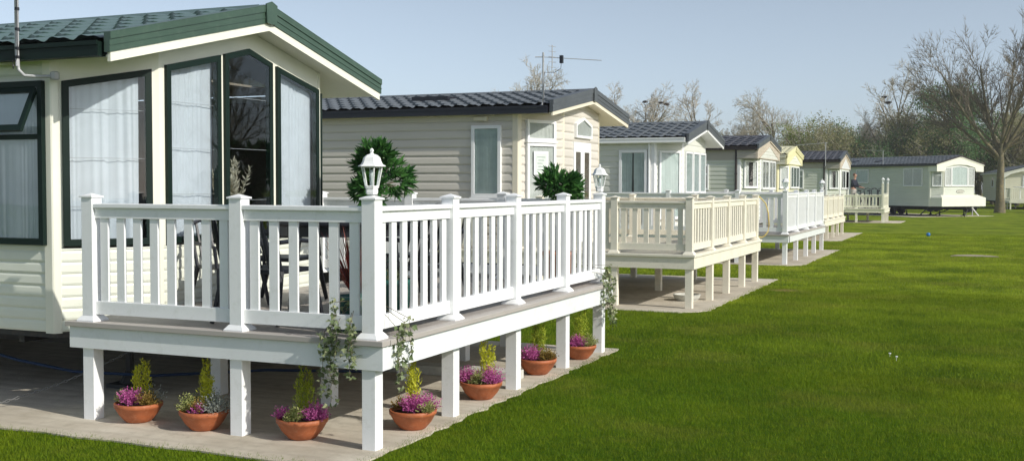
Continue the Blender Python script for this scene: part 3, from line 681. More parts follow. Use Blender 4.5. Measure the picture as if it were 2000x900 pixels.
for u0, u1 in ((-.44, -.005), (.005, .44)):
    d = MB(); pl = rect(u0, u1, .82, 2.55); d.ring(pf2.poly(pl, .004), pf2.poly([(u0+.09, .98), (u1-.09, .98), (u1-.09, 2.38), (u0+.09, 2.38)], .004), pf2.n*.03)
    dd = d.build('french_door', 'white', H2, bevel=.003)
    g_ = MB(); pf2.prism(g_, rect(u0+.085, u1-.085, .97, 2.39), .027, .030); g_.build('pane', 'glass', dd)
    g_ = MB(); pf2.prism(g_, rect(u0+.085, u1-.085, .97, 2.39), .021, .0235); g_.build('curtain', 'door_int', dd)
    uh = u1-.05 if u0 < -.1 else u0+.05
    g_ = MB(); pf2.prism(g_, rect(uh-.015, uh+.015, 1.42, 1.62), .0345, .042); a_ = pf2.P(uh, 1.55, .042); g_.tube([a_, a_+pf2.n*.04, a_+pf2.n*.04+pf2.d*(-.1 if u0 < -.1 else .1)], .009, 6); g_.build('handle', 'zinc', dd)
nn = MB(); pn2.prism(nn, rect(.30, .62, 1.98, 2.36), .058, .066); no = nn.build('notice', 'white', H2)
nn = MB(); pn2.prism(nn, rect(.335, .585, 2.02, 2.32), .0665, .0675); nn.build('notice_sheet', 'curtain_g', no)
nn = MB()
for k in range(5): pn2.prism(nn, rect(.37+.02*(k % 2), .55-.03*(k % 3), 2.26-.05*k, 2.268-.05*k), .068, .0685)
nn.build('notice_text', 'grey', no)
wl = MB(); ps2.prism(wl, rect(.52, .74, 2.845, 2.905), .02, .08); ps2.prism(wl, rect(.50, .56, 2.835, 2.915), .02, .088); wl.build('wall_light', 'trim_beige', H2, bevel=.006)
am = MB(); bx, by = -.35, -2.02
am.tube([(bx-.15, by, 3.02), (bx+.12, by, 3.02), (bx+.2, by, 3.06), (bx+.22, by, 3.16), (bx+.22, by, 3.87)], .016, 8)
am.tube([(bx+.22, by, 3.80), (bx+1.08, by+.28, 3.74)], .006, 5); am.tube([(bx+.10, by-.04, 3.80), (bx+.22, by, 3.80)], .008, 5)
for k in range(14): 
    t_ = .2+.8*k/14; q = Vector((bx+.22+.86*t_, by+.28*t_, 3.80-.06*t_)); am.tube([q-Vector((.01, -.03, 0)), q+Vector((.01, -.03, 0))], .003, 4)
am.tube([(bx+.36, by+.02, 3.62), (bx+.36, by+.02, 3.98)], .008, 5)
for k in range(5): z = 3.64+.08*k; am.tube([(bx+.33, by-.05, z), (bx+.39, by+.10, z)], .004, 4)
ao = am.build('tv_aerial', 'zinc', H2, smooth=False)
MB().box(bx+.47, bx+.52, by+.05, by+.10, 3.70, 3.82).build('junction_box', 'black', ao)
MB().tube([(bx+.495, by+.07, 3.72), (bx+.49, by+.06, 3.62), (bx+.40, by+.04, 3.56), (bx+.24, by, 3.56), (bx+.235, by-.02, 3.3), (bx+.235, by-.02, 3.0)], .005, 5).build('cable', 'black', ao)
MB().box(-3.0, -2.3, -1.0, -.6, 3.2, 3.34).build('roof_vent', 'black', H2)
# --- 3: pale grey caravan with white gutter and deep open gable
H3, I3 = caravan('pale grey caravan with dark tiled roof and white gutter and downpipe', 'caravan', -6.65, 28.4, hw=1.85, hr=1.97, ov=.33, cd=.55, bf=1.19, zw=.6, ze=2.86, za=3.25, bh=.22, trim=.03,
    sid='sid_pale', trimm='white', roof='roof', barge='grey', gut='white', course=.15, px=.30, L=11, pipe='white', corner=.05, tdx=.04, t=.016,
    near=[(rect(.12, .76, 1.0, 2.68), wopt(seed=11))],
    front=[(rect(-1.08, -.36, 1.62, 2.68), wopt(seed=12)), (rect(-.28, .36, 1.62, 2.68), wopt(seed=13)), (rect(.44, 1.08, 1.62, 2.68), wopt(seed=14))],
    side=[(rect(.17, .90, 1.58, 2.70), wopt(seed=15, fw=.07, cover=.95))])
# --- 4: sage caravan with boxed tan gable
H4, I4 = caravan('sage green caravan with tan boxed gable and brown downpipe', 'caravan', -6.7, 37.9, hw=2.0, hr=2.1, ov=.06, cd=.55, bf=1.4, zw=.6, ze=3.0, za=3.34, bh=.17, trim=.02,
    sid='sid_grey', trimm='white', roof='roofb', barge='grey', gut='brown', course=.14, px=.30, L=11, pipe='brown', tdx=.05, t=.018, bargecol='pink', frieze=(2.66, 'sid_taupe'),
    pelmet=(2.70, 'pink', 'sid_pale', 'sid_taupe', .6),
    near=[(rect(.14, .68, 1.76, 2.64), wopt(curtain='curtain_w', cover=.6))],
    front=[(rect(-1.3, -.1, 1.72, 2.66), wopt(curtain='curtain_w', mull=(-.7,), cover=.9)), (rect(-.02, 1.2, 1.72, 2.66), wopt(curtain='curtain_w', mull=(.6,), seed=3, cover=.9))],
    side=[(rect(1.02, 1.5, 1.7, 2.52), wopt(curtain=None, trans=2.2))])
# --- 5: yellow gabled caravan
H5, I5 = caravan('yellow gabled caravan with cream ribbed roof', 'caravan', -7.2, 46.7, hw=1.95, hr=2.05, ov=.06, cd=.35, bf=1.25, zw=.6, ze=2.98, za=3.30, bh=.14, trim=.02,
    sid='sid_yel', trimm='yellow', roof='yroof', barge='yellow', gut='sid_yel', course=.14, px=.20, L=10, tdx=.06, pelmet=(2.68, 'yellow', 'trim_cream', 'sid_yel', .35),
    near=[(rect(.12, .66, 1.74, 2.62), wopt(curtain='curtain_w'))],
    front=[(rect(-1.1, 1.1, 1.74, 2.62), wopt(curtain='curtain_g', mull=(-.4, .4)))])
# --- 6: small tan gabled caravan
H6, I6 = caravan('pale caravan with tan gable, dark downpipe and small side window', 'caravan', -6.4, 57.7, hw=2.2, hr=2.3, ov=.06, cd=.6, bf=1.85, zw=.6, ze=3.0, za=3.42, bh=.16, trim=.02,
    sid='sid_grey', trimm='white', roof='roofb', barge='grey', gut='brown', course=.14, px=.30, L=11, pipe='brown', tdx=.06, bargecol='pink', frieze=(2.70, 'sid_taupe'), pelmet=(2.66, 'pink', 'white', 'sid_taupe', .65),
    near=[(rect(.12, .60, 1.7, 2.6), wopt(curtain='curtain_w', cover=.6))],
    front=[(rect(-1.6, -.1, 1.7, 2.6), wopt(curtain='curtain_g', mull=(-.85,))), (rect(.1, 1.5, 1.7, 2.6), wopt(curtain='curtain_g'))],
    side=[(rect(1.1, 1.42, 1.7, 2.62), wopt(curtain='curtain_w', trans=2.3))])
am = MB(); am.tube([(-.75, -2.36, 2.75), (-.70, -2.40, 2.8), (-.70, -2.40, 3.95)], .02, 6); am.tube([(-.6, -2.4, 3.92), (-2.1, -2.5, 3.82)], .012, 4)
for k in range(9): am.tube([(-.75-.15*k, -2.46, 3.91-.01*k), (-.75-.15*k, -2.34, 3.91-.01*k)], .006, 4)
am.build('tv_aerial', 'zinc', H6)
# --- 7: the turned caravan across the end
A7 = 50; c7, s7 = math.cos(rad(A7)), math.sin(rad(A7))
nrm7 = Vector((s7, -c7, 0)); al7 = Vector((c7, s7, 0)); P7 = Vector((-3.03, 71.3, 0))
o7 = P7 + al7*1.95 + nrm7*.62
H7, I7 = caravan('long caravan set at an angle beyond the row, with arched white gable', 'caravan', o7.x, o7.y, rz=rad(A7-90), hw=1.9, hr=2.02, ov=.12, cd=.5, bf=1.3, zw=.62, ze=3.13, za=3.62, bh=.07, trim=.02,
    sid='sid_grey', trimm='trim_cream', roof='roof', barge='brown', gut='black', course=.14, px=.3, L=11.5, tdx=.07, t=.016, fin=True,
    near=[(rect(.12, .66, 1.85, 2.95), wopt(curtain='curtain_w', trans=2.5))],
    front=[([(-1.25, 1.86), (-.72, 1.86), (-.72, 3.0), (-1.25, 2.95)], wopt(curtain='curtain_w')), ([(-.68, 1.86), (.68, 1.86), (.68, 3.0), (0, 3.08), (-.68, 3.0)], wopt(seed=2)), ([(.72, 1.86), (1.25, 1.86), (1.25, 2.95), (.72, 3.0)], wopt(curtain='curtain_w'))],
    side=[(rect(.55, 2.05, 1.85, 2.95), wopt(curtain='curtain_w', mull=(1.3,), seed=5)), (rect(5.0, 6.1, 2.05, 2.9), wopt(curtain='curtain_g', seed=6))])
pf7 = I7['pf']
m7 = MB(); zs7 = I7['zs']; 
top = [(y, zs7(y)-.005) for y in (2.0, 1.0, 0, -1.0, -2.0)]
low = [(-2.0, 2.72), (-1.35, 2.74), (-1.25, 2.98), (-.6, 3.12), (0, 3.15), (.6, 3.12), (1.25, 2.98), (1.35, 2.74), (2.0, 2.72)]
pg = Panel((-.055, 0, 0), (0, 1, 0), (1, 0, 0))
for (a0, b0) in zip(low, low[1:]):
    pg.prism(m7, [a0, b0, (b0[0], zs7(b0[0])-.004), (a0[0], zs7(a0[0])-.004)], 0, .04)
Panel((-.06, -2.0, 0), (-1, 0, 0), (0, -1, 0)).prism(m7, rect(0, .62, 2.72, 3.12), -.03, 0)
m7.build('gable_panel', 'trim_cream', H7)
sk = MB(); pz = Panel((.28, 0, 0), (0, 1, 0), (1, 0, 0)); pz.siding(sk, -1.88, 1.88, .62, 1.15, .13, .012)
sk.extrude([(.28, -1.88, 1.15), (.28, 1.88, 1.15), (-.1, 1.6, 1.32), (-.1, -1.6, 1.32)], (-.01, 0, -.01))
for sg in (-1, 1): sk.extrude([(.28, sg*1.88, .62), (.28, sg*1.88, 1.15), (-.1, sg*1.6, 1.32), (-.9, sg*1.88, 1.15), (-.9, sg*1.88, .62)], (0, -sg*.02, 0))
sk.build('bay_skirt', 'trim_cream', H7)
bd = MB(); n = 20; pf7.prism(bd, [(.1+.34*math.cos(2*math.pi*k/n), 1.52+.10*math.sin(2*math.pi*k/n)) for k in range(n)], .016, .03); bo = bd.build('badge', 'brown', H7)
bd = MB(); pf7.prism(bd, [(.1+.30*math.cos(2*math.pi*k/n), 1.52+.075*math.sin(2*math.pi*k/n)) for k in range(n)], .03, .034); bd.build('badge_face', 'trim_cream', bo)
bd = MB()
for k in range(6): pf7.prism(bd, rect(-.10+.07*k, -.055+.07*k, 1.49, 1.55), .0345, .037)
bd.build('badge_lettering', 'brown', bo)
am = MB(); am.tube([(-4.1, -1.98, 3.0), (-4.25, -2.05, 3.02), (-4.3, -2.05, 3.15), (-4.3, -2.05, 4.1)], .02, 6); am.tube([(-4.2, -2.05, 4.08), (-6.2, -2.2, 4.16)], .012, 4); am.build('tv_aerial', 'zinc', H7)
for xv in (-5.9, -8.1):
    MB().extrude([(xv, -1.3, 3.36), (xv+.2, -1.3, 3.46), (xv+.5, -1.3, 3.46), (xv+.7, -1.3, 3.36)], (0, .4, .1)).build('roof_vent', 'black', H7)
st = MB()
for a_, b_ in (((-.9, -1.7, .55), (-1.6, -1.7, .03)), ((-.2, 1.0, .55), (.5, -.2, .03)), ((-.5, 0, .55), (-1.2, -1.0, .03)), ((-3.5, -1.8, .55), (-3.5, -1.8, .03)), ((-4.6, -1.8, .55), (-3.6, -1.8, .1)), ((-5.5, -1.8, .55), (-6.5, -1.8, .1))): st.tube([a_, b_], .035, 6)
st.build('corner_steady', 'chassis', H7)
struct(MB().extrude([tuple(P7+nrm7*a+al7*b+Vector((0, 0, .002))) for a, b in ((.5, -2), (.9, 4.6), (-8, 4.6), (-8, -.2))], (0, 0, .012)).build('concrete_pad', 'concrete'))
# --- 8: caravan behind the big tree
A8 = 8; c8, s8 = math.cos(rad(A8)), math.sin(rad(A8)); n8 = Vector((s8, -c8, 0)); a8 = Vector((c8, s8, 0)); P8 = Vector((1.53, 99.4, 0)); o8 = P8+a8*1.95+n8*.4
H8, I8 = caravan('cream caravan with arched gable standing behind the big bare tree', 'caravan', o8.x, o8.y, rz=rad(A8-90), hw=1.95, hr=2.1, ov=.3, cd=.02, bf=1.9, zw=.62, ze=2.95, za=3.5, bh=.10, trim=.02,
    sid='sid_yel', trimm='trim_cream', roof='roof', barge='grey', gut='white', course=.15, px=.3, L=11.5, tdx=.09, fin=False,
    front=[(rect(-.55, .55, 1.75, 2.75), wopt(mull=(0,), trans=2.42)), (rect(.65, 1.7, 1.75, 2.75), wopt(mull=(1.15,), trans=2.42))],
    side=[(rect(2.6, 3.6, 1.8, 2.6), wopt(mull=(3.1,))), (rect(5.2, 6.2, 1.8, 2.6), wopt())])
m8 = MB(); zs8 = I8['zs']; pg = Panel((-.055, 0, 0), (0, 1, 0), (1, 0, 0))
low = [(-2.05, 2.55), (-1.9, 2.6), (-1.5, 2.86), (-.8, 3.05), (0, 3.1), (.8, 3.05), (1.5, 2.86), (1.9, 2.6), (2.05, 2.55)]
for (a0, b0) in zip(low, low[1:]): pg.prism(m8, [a0, b0, (b0[0], zs8(b0[0])-.004), (a0[0], zs8(a0[0])-.004)], 0, .04)
m8.build('gable_panel', 'trim_cream', H8)
p8 = P8+n8*2.6
D8 = thing('deck', 'cream deck in front of the caravan behind the big tree', 'deck', tuple(P8), rad(A8))
def b8(name, bx, mat='cream_pvc_b'): return MB().box(*bx).build(name, mat, D8)
b8('decking', (.0, 5.0, -2.9, -.5, .66, .70)); b8('fascia', (.0, 5.0, -2.93, -2.905, .52, .68)); b8('fascia', (-.03, -.003, -2.93, -.5, .52, .68))
for x in (.06, 1.5, 3, 4.9):
    b8('leg', (x-.05, x+.05, -2.9, -2.8, .005, .515)); b8('leg', (x-.05, x+.05, -1.5, -1.4, .005, .655)); b8('post', (x-.05, x+.05, -2.9, -2.8, .701, 1.72))
for z0, z1 in ((1.62, 1.70), (.76, .86)): b8('rail', (.12, 4.84, -2.87, -2.83, z0, z1)); b8('rail', (.02, .06, -2.79, -.6, z0, z1))
for k in range(30): b8('baluster', (.17+.155*k, .25+.155*k, -2.86, -2.84, .861, 1.619))
for k in range(12): b8('baluster', (.03, .05, -2.7+.17*k, -2.62+.17*k, .861, 1.619))
tb = thing('round_table', 'white round plastic table standing on the deck behind the big tree', 'table', tuple(P8+a8*.85+n8*2.2+Vector((0, 0, .70))))
MB().lathe([(.45, 1.05), (.52, 1.08), (.52, 1.11), (.3, 1.13)], 24).build('tabletop', 'white', tb)
MB().lathe([(.25, 0), (.05, .08), (.04, 1.05)], 12).build('leg', 'white', tb)
# ------------------------------------------------------------------ plants
R_ = random.Random(5)
def rv(rnd, s=1.0): return Vector((rnd.uniform(-1, 1), rnd.uniform(-1, 1), rnd.uniform(-1, 1)))*s
def bay_tree(loc, r, zc, label, seed, pot='potgreen', n=1500, ls=1.0):
    rnd = random.Random(seed); t = thing('bay_tree', label, 'potted tree', loc, 0, 'round clipped trees on the nearest deck')
    MB().lathe([(.12, .004), (.17, .30), (.185, .31), (.185, .34), (.15, .34), (.14, .31)], 20).build('pot', pot, t, smooth=True)
    MB().lathe([(.0, .30), (.145, .30), (.0, .315)], 14).build('soil', 'soil', t)
    tr = MB(); tr.tube([(0, 0, .30), (.01, .01, zc*.6), (0, 0, zc)], [.022, .018, .012], 8)
    lf = MB()
    lumps = [(rv(rnd).normalized()*r*rnd.uniform(.40, .85), r*rnd.uniform(.25, .42)) for _ in range(15)]
    for c, rr in lumps:
        tr.tube([(0, 0, zc-.1), tuple(Vector((0, 0, zc))+c)], [.008, .004], 5)
    for k in range(n//6):
        c, rr = rnd.choice(lumps); d = (rv(rnd)+Vector((0, 0, .2))).normalized(); base = Vector((0, 0, zc))+c+d*rr*rnd.uniform(.35, 1.0)
        out = (d+(base-Vector((0, 0, zc))).normalized()).normalized()
        for j in range(6):
            dd = (out*.9+rv(rnd, .75)+Vector((0, 0, .25))).normalized()
            lf.leaf(base, dd, rv(rnd).normalized(), rnd.uniform(.07, .125)*ls, rnd.uniform(.022, .034)*ls, rnd.uniform(-.03, .03))
    tr.build('trunk', 'bark', t); lf.build('foliage', 'bay', t); return t
bay_tree((-5.62, 9.72, .766), .345, 1.13, 'larger round leafy tree standing behind the near corner lantern', 1, n=2500, ls=1.12)
bay_tree((-4.14, 10.93, .766), .22, 1.06, 'smaller round leafy tree standing near the far corner lantern', 2, pot='terra', n=2000, ls=.95)
def bowl(x, y, label, seed, plants, s=1.0, rz=0, con='conifer', ch=1.0):
    rnd = random.Random(seed); t = thing('flower_bowl', label, 'flower pot', (x, y, .015), rz, 'terracotta bowls of heather around the nearest deck'); s *= 1.13; t.scale = (s, s, s)
    MB().lathe([(.075, 0), (.085, .004), (.125, .05), (.152, .098), (.158, .102), (.160, .126), (.150, .130), (.146, .105), (.0, .09)], 28).build('bowl', 'terra', t, smooth=True)
    MB().lathe([(.0, .098), (.147, .104), (.1, .115), (.0, .122)], 18).build('soil', 'soil', t)
    c = MB(); cx, cy = rnd.uniform(-.015, .015), .045
    H = .37*ch
    for sp_ in range(9):                                      # upright feathery sprays
        a = rnd.uniform(0, 6.28); q = rnd.uniform(0, .045); bx, by = cx+q*math.cos(a), cy+q*math.sin(a); hh = H*(1-.35*q/.045)*rnd.uniform(.75, 1)
        lean = Vector((math.cos(a), math.sin(a), 0))*rnd.uniform(0, .12)
        for k in range(110):
            f = k/110; p = Vector((bx, by, .11))+(lean+Vector((0, 0, 1)))*hh*f
            wd = .040*(1-f)**.6*min(1, .4+f*4); d = Vector((rnd.uniform(-1, 1), rnd.uniform(-1, 1), rnd.uniform(.5, 1.6))).normalized()
            c.leaf(p+rv(rnd, wd), d, rv(rnd).normalized(), rnd.uniform(.018, .034), .007)
    c.build('conifer', con, t)
    for i, (mat, ang, dist, rr, cnt) in enumerate(plants):
        rr *= 1.22; cnt = int(cnt*1.4)
        h = MB(); px_, py_ = dist*math.cos(rad(ang)), dist*math.sin(rad(ang))
        for k in range(cnt):
            d = Vector((rnd.gauss(0, .55), rnd.gauss(0, .55), rnd.uniform(.25, 1))).normalized(); tip = Vector((px_, py_, .11))+Vector((d.x*rr, d.y*rr, d.z*rr*1.2))*rnd.uniform(.55, 1.12)
            b = Vector((px_, py_, .11)); 
            for j in range(7):
                q = b.lerp(tip, .45+.55*j/6); h.leaf(q+rv(rnd, .004), (tip-b).normalized()+rv(rnd, .8), rv(rnd).normalized(), .014, .008)
        names = {'heather': 'pink_heather', 'heatherg': 'cream_heather', 'heathero': 'bronze_heather', 'heatherw': 'silver_foliage'}
        h.build(names[mat], mat, t)
    return t
P_ = 110
bowl(-5.86, 6.50, 'terracotta bowl beside the front left leg, golden conifer and pink heather', 11, [('heather', 250, .05, .085, 130), ('heatherg', 190, .11, .06, 80), ('heathero', 345, .10, .075, 90), ('heatherw', 30, .09, .09, 50)], con='conifer')
bowl(-5.23, 6.48, 'terracotta bowl with forked golden conifer, cream, dark and silver tufts', 12, [('heathero', 270, .05, .065, 60), ('heather', 280, .07, .05, 30), ('heatherg', 190, .10, .075, 110), ('heatherw', 350, .11, .10, 110)], con='conifer', ch=.98)
bowl(-4.41, 6.53, 'terracotta bowl with darkest green conifer, left of the corner leg', 13, [('heather', 355, .10, .080, 130), ('heather', 195, .11, .065, 70), ('heatherg', 265, .07, .065, 100), ('heatherw', 160, .1, .06, 40)], con='conifer_b', ch=1.05, s=1.02)
bowl(-3.84, 7.12, 'terracotta bowl just behind the corner leg with bright yellow conifer', 14, [('heather', 300, .05, .085, 170), ('heather', 20, .09, .09, 110), ('heathero', 180, .10, .06, 60), ('heatherg', 345, .12, .06, 70)], con='conifer', ch=1.05, s=.98)
bowl(-3.86, 8.36, 'terracotta bowl between the second and third side legs, wide pink heather', 15, [('heather', 190, .10, .085, 130), ('heather', 350, .10, .095, 130), ('heatherg', 280, .05, .07, 100)], con='conifer', ch=1.05)
bowl(-3.88, 9.68, 'terracotta bowl with bronze tuft on its right, before the fourth side leg', 16, [('heather', 240, .06, .09, 160), ('heathero', 350, .10, .075, 110), ('heatherg', 170, .12, .06, 60)], con='conifer_b', ch=1.15, s=1.03)
bowl(-3.83, 10.72, 'farthest terracotta bowl by the last side leg, bronze tuft on left', 17, [('heather', 280, .06, .08, 150), ('heathero', 190, .11, .065, 90), ('heatherg', 355, .10, .08, 110)], con='conifer_b', ch=1.15, s=1.0)
def ivy(loc, label, seed, strands, planter=None):
    rnd = random.Random(seed); t = thing('trailing_ivy', label, 'ivy', loc, 0)
    lf = MB(); stv = MB()
    for (p0, over, drop, sw) in strands:
        p = Vector(p0); pts = [p.copy()]; p = Vector(over); pts.append(p.copy()); L = 0
        while L < drop:
            st_ = .035; p = p+Vector((rnd.uniform(-.012, .012)+sw[0]*.1, rnd.uniform(-.006, .006)+sw[1]*.1, -st_)); pts.append(p.copy()); L += st_
        stv.tube(pts, .0022, 4)
        for q in pts:
            for k in range(rnd.choice((3, 4, 4, 6))):
                c = q+rv(rnd, .028); d = Vector((rnd.uniform(-1, 1), rnd.uniform(-1, 1), rnd.uniform(-1.2, .3))).normalized()
                L_ = rnd.uniform(.026, .050); up = Vector((rnd.uniform(-1, 1), rnd.uniform(-1, 1), rnd.uniform(-.3, 1)))
                sd = d.cross(up).normalized(); nn_ = sd.cross(d)
                i = len(lf.v); lob = [(0, 0), (.25, .5), (.45, .28), (1, 0), (.45, -.28), (.25, -.5)]
                lf.v += [tuple(c+d*a*L_+sd*b*L_+nn_*abs(b)*.15*L_) for a, b in lob]; lf.f += [(i, i+1, i+2), (i, i+2, i+3, i+4), (i, i+4, i+5)]
    stv.build('stem', 'bark', t); lf.build('foliage', 'ivy', t); return t
zf1 = .763
ivy((-4.0, 6.55, zf1), 'variegated ivy trailing over the near corner of the deck', 21, [
    ((-.10, .0, .22), (-.03, -.225, .10), .50, (0, 0)), ((-.06, 0, .20), (.0, -.225, .08), .36, (.0, 0)), ((-.02, 0, .2), (-.09, -.225, .05), .40, (-.02, 0)), ((.0, 0, .22), (.11, -.225, .12), .34, (-.03, 0)), ((.02, 0, .25), (.12, -.225, .12), .26, (.02, 0)),
    ((.1, .1, .24), (.367, .07, .10), .40, (0, -.03)), ((.1, .1, .24), (.368, -.02, .06), .28, (0, .01)), ((.1, .12, .24), (.367, .14, .12), .24, (0, .02)), ((.05, 0, .25), (-.02, -.20, .25), .22, (0, 0))])
ivy((-3.95, 10.95, zf1), 'ivy hanging beside the far side post of the nearest deck', 22, [
    ((-.05, 0, .22), (.318, .08, .16), .58, (0, 0)), ((-.05, .05, .22), (.318, .2, .14), .45, (0, 0)), ((-.05, 0, .2), (.318, .0, .10), .35, (0, 0)), ((0, .1, .2), (.322, .14, .2), .30, (0, 0)), ((0, .1, .2), (.33, .24, .05), .40, (0, 0))])
def trough(loc, sx, sy, label, mat):
    t = thing('plant_trough', label, 'planter', loc)
    MB().ring([(-sx, -sy, .004), (sx, -sy, .004), (sx, sy, .004), (-sx, sy, .004)], [(-sx+.02, -sy+.02, .004), (sx-.02, -sy+.02, .004), (sx-.02, sy-.02, .004), (-sx+.02, sy-.02, .004)], (0, 0, .19)).build('trough', mat, t)
    MB().box(-sx+.021, sx-.021, -sy+.021, sy-.021, .01, .16).build('soil', 'soil', t)
# red cordyline in a pot at the corner
cz = thing('cordyline', 'spiky red cordyline in a green pot just inside the near deck corner', 'potted plant', (-4.12, 6.78, zf1+.003))
MB().lathe([(.11, .0), (.135, .22), (.15, .225), (.15, .25), (.125, .25), (.12, .21)], 20).build('pot', 'potgreen', cz, smooth=True)
MB().lathe([(0, .2), (.123, .21), (0, .215)], 12).build('soil', 'soil', cz)
lf = MB(); rnd = random.Random(3)
for k in range(70):
    a = rnd.uniform(0, 6.28); sp_ = rnd.uniform(.05, .75) ; L_ = rnd.uniform(.35, .58); p = Vector((0, 0, .22)); d = Vector((math.cos(a)*sp_, math.sin(a)*sp_, 1)).normalized(); sd = d.cross(Vector((0, 0, 1))).normalized(); n_ = 6; i = len(lf.v)
    for j in range(n_+1):
        f = j/n_; w_ = .011*(1-f**2)*(.6+.4*min(1, f*4)); lf.v += [tuple(p-sd*w_), tuple(p+sd*w_)]; p = p+d*L_/n_; d = (d+Vector((0, 0, -.10*sp_*f*2.2))).normalized()
    for j in range(n_): lf.f.append((i+2*j, i+2*j+1, i+2*j+3, i+2*j+2))
lf.build('foliage', 'cordy', cz)
gp = thing('glazed_pot', 'tall green glazed pot behind the side rail near the corner', 'plant pot', (-4.02, 7.15, zf1+.003))
MB().lathe([(.10, 0), (.14, .30), (.155, .31), (.155, .345), (.13, .345), (.12, .30)], 22).build('pot', 'potgreen', gp, smooth=True)
MB().lathe([(0, .28), (.125, .29), (0, .295)], 12).build('soil', 'soil', gp)
lf = MB()
for k in range(160): lf.leaf(Vector((0, 0, .29))+Vector((rnd.uniform(-.09, .09), rnd.uniform(-.09, .09), 0)), Vector((rnd.gauss(0, .5), rnd.gauss(0, .5), 1)), rv(rnd).normalized(), rnd.uniform(.06, .15), .014)
lf.build('foliage', 'ivy', gp)
# dried grasses in the window
dg = thing('dried_grass_vase', 'vase of dried feathery grasses standing inside the centre bay window', 'vase', (-6.70, 8.76, 1.265))
MB().lathe([(.05, 0), (.075, .06), (.07, .14), (.035, .19), (.045, .21)], 18).build('vase', 'stone', dg, smooth=True)
lf = MB()
for k in range(20):
    a = rnd.uniform(0, 6.28); sp_ = rnd.uniform(.05, .75); p = Vector((0, 0, .2)); d = Vector((math.cos(a)*sp_, math.sin(a)*sp_, 1)).normalized(); L_ = rnd.uniform(.25, .52)
    lf.tube([p, p+d*L_], .003, 4)
    for j in range(60): q = p+d*L_*(.4+.75*j/60); lf.leaf(q+rv(rnd, .012), d+rv(rnd, .7), rv(rnd).normalized(), .06, .016)
lf.build('grasses', 'pampas', dg)
# ------------------------------------------------------------------ table and chairs
tt = thing('garden_table', 'dark round plastic table on the nearest deck', 'table', (-4.98, 8.05, zf1+.003))
MB().lathe([(.60, .70), (.64, .705), (.65, .72), (.65, .74), (.62, .745), (0, .745)], 32).build('tabletop', 'furn', tt)
MB().lathe([(.56, .62), (.585, .62), (.585, .699), (.56, .699)], 32).build('apron', 'furn', tt)
for k in range(4):
    a = math.pi/4+k*math.pi/2; MB().tube([(.48*math.cos(a), .48*math.sin(a), 0), (.40*math.cos(a), .40*math.sin(a), .70)], [.022, .032], 6).build('leg', 'furn', tt)
def mk_chair(label):
    t = thing('garden_chair', label, 'chair', (0, 0, 0), 0, 'dark garden chairs round the deck table')
    MB().extrude([(-.24, -.25, .40), (.24, -.27, .40), (.24, .27, .40), (-.24, .25, .40)], (0, 0, .035)).build('seat', 'furn', t, bevel=.01)
    for x, y, x2, y2 in ((.23, -.26, .30, -.31), (.23, .26, .30, .31), (-.22, -.24, -.33, -.28), (-.22, .24, -.33, .28)): MB().tube([(x2, y2, 0), (x, y, .42)], [.018, .03], 6).build('leg', 'furn', t)
    b = MB()
    b.tube([(-.22, -.24, .42), (-.36, -.25, .86)], .022, 6); b.tube([(-.22, .24, .42), (-.36, .25, .86)], .022, 6)
    b.tube([(-.36, -.25, 0.86), (-.39, -.12, 0.91), (-.39, .12, .91), (-.36, .25, .86)], .024, 6)
    for k in range(5): y = -.16+.08*k; b.tube([(-.24, y, .45), (-.385, y, .90)], .016, 5)
    b.build('backrest', 'furn', t)
    for s_ in (-1, 1): MB().tube([(-.29, s_*.27, .66), (-.05, s_*.31, .67), (.22, s_*.30, .64), (.24, s_*.29, .42)], .02, 6).build('armrest', 'furn', t)
    return t
c0 = mk_chair('dark garden chair on the left of the deck table, back toward the bay window'); CH = [(-5.75, 8.2, 10, None), (-5.05, 7.02, 95, 'dark garden chair in front of the deck table, back toward the front rail'), (-4.28, 7.75, 165, 'dark garden chair on the side rail side of the deck table'), (-4.8, 9.1, -100, 'dark garden chair behind the deck table, facing the front rail')]
for i, (x, y, a, lb) in enumerate(CH):
    c = c0 if i == 0 else copy_tree(c0, None, lb); c.location = (x, y, zf1+.003); c.rotation_euler = (0, 0, rad(a)); c.scale = (1, 1, .93)
# green cushion chair near the bay
lc = copy_tree(c0, None, 'dark chair against the bay wall behind the middle front post'); lc.location = (-5.98, 7.75, zf1+.003); lc.rotation_euler = (0, 0, rad(-20)); lc.scale = (.8, .8, .8)
# under the nearest caravan
hp = MB(); hp.tube([(-8.6, 7.3, .33), (-7.9, 7.25, .24), (-7.3, 7.3, .17), (-6.6, 7.5, .15), (-5.9, 8.2, .14), (-5.2, 9.0, .05)], .013, 8); tag(hp.build('water_hose', paint('blue_hose', (.01, .035, .10), .5), org=(-7.3, 7.3, 0)), 'blue water hose sagging beneath the nearest caravan', 'hose')
chn = MB(); a_ = Vector((-7.28, 6.35, .03)); b_ = Vector((-6.45, 7.25, .48)); n = 34
for k in range(n):
    p = a_.lerp(b_, (k+.5)/n)+Vector((0, 0, -.05*math.sin(math.pi*k/n))); d = (b_-a_).normalized(); sd = (d.cross(Vector((0, 0, 1)))).normalized() if k % 2 else d.cross(d.cross(Vector((0, 0, 1)))).normalized()
    L_ = .022; pts = [p+d*L_*math.cos(q)+sd*.009*math.sin(q) for q in [2*math.pi*j/8 for j in range(9)]]; chn.tube(pts, .0032, 5, False)
tag(chn.build('anchor_chain', paint('dull_chain', (.16, .16, .155), .6), org=tuple(a_)), 'galvanised chain anchoring the nearest caravan to the concrete', 'chain')
hk = MB(); hk.tube([(-7.36, 6.27, .015), (-7.34, 6.28, .05), (-7.30, 6.32, .055), (-7.27, 6.36, .03)], .009, 6); tag(hk.build('ground_hook', 'chassis', org=(-7.3, 6.3, 0)), 'rusty hook in the concrete holding the chain', 'hook')
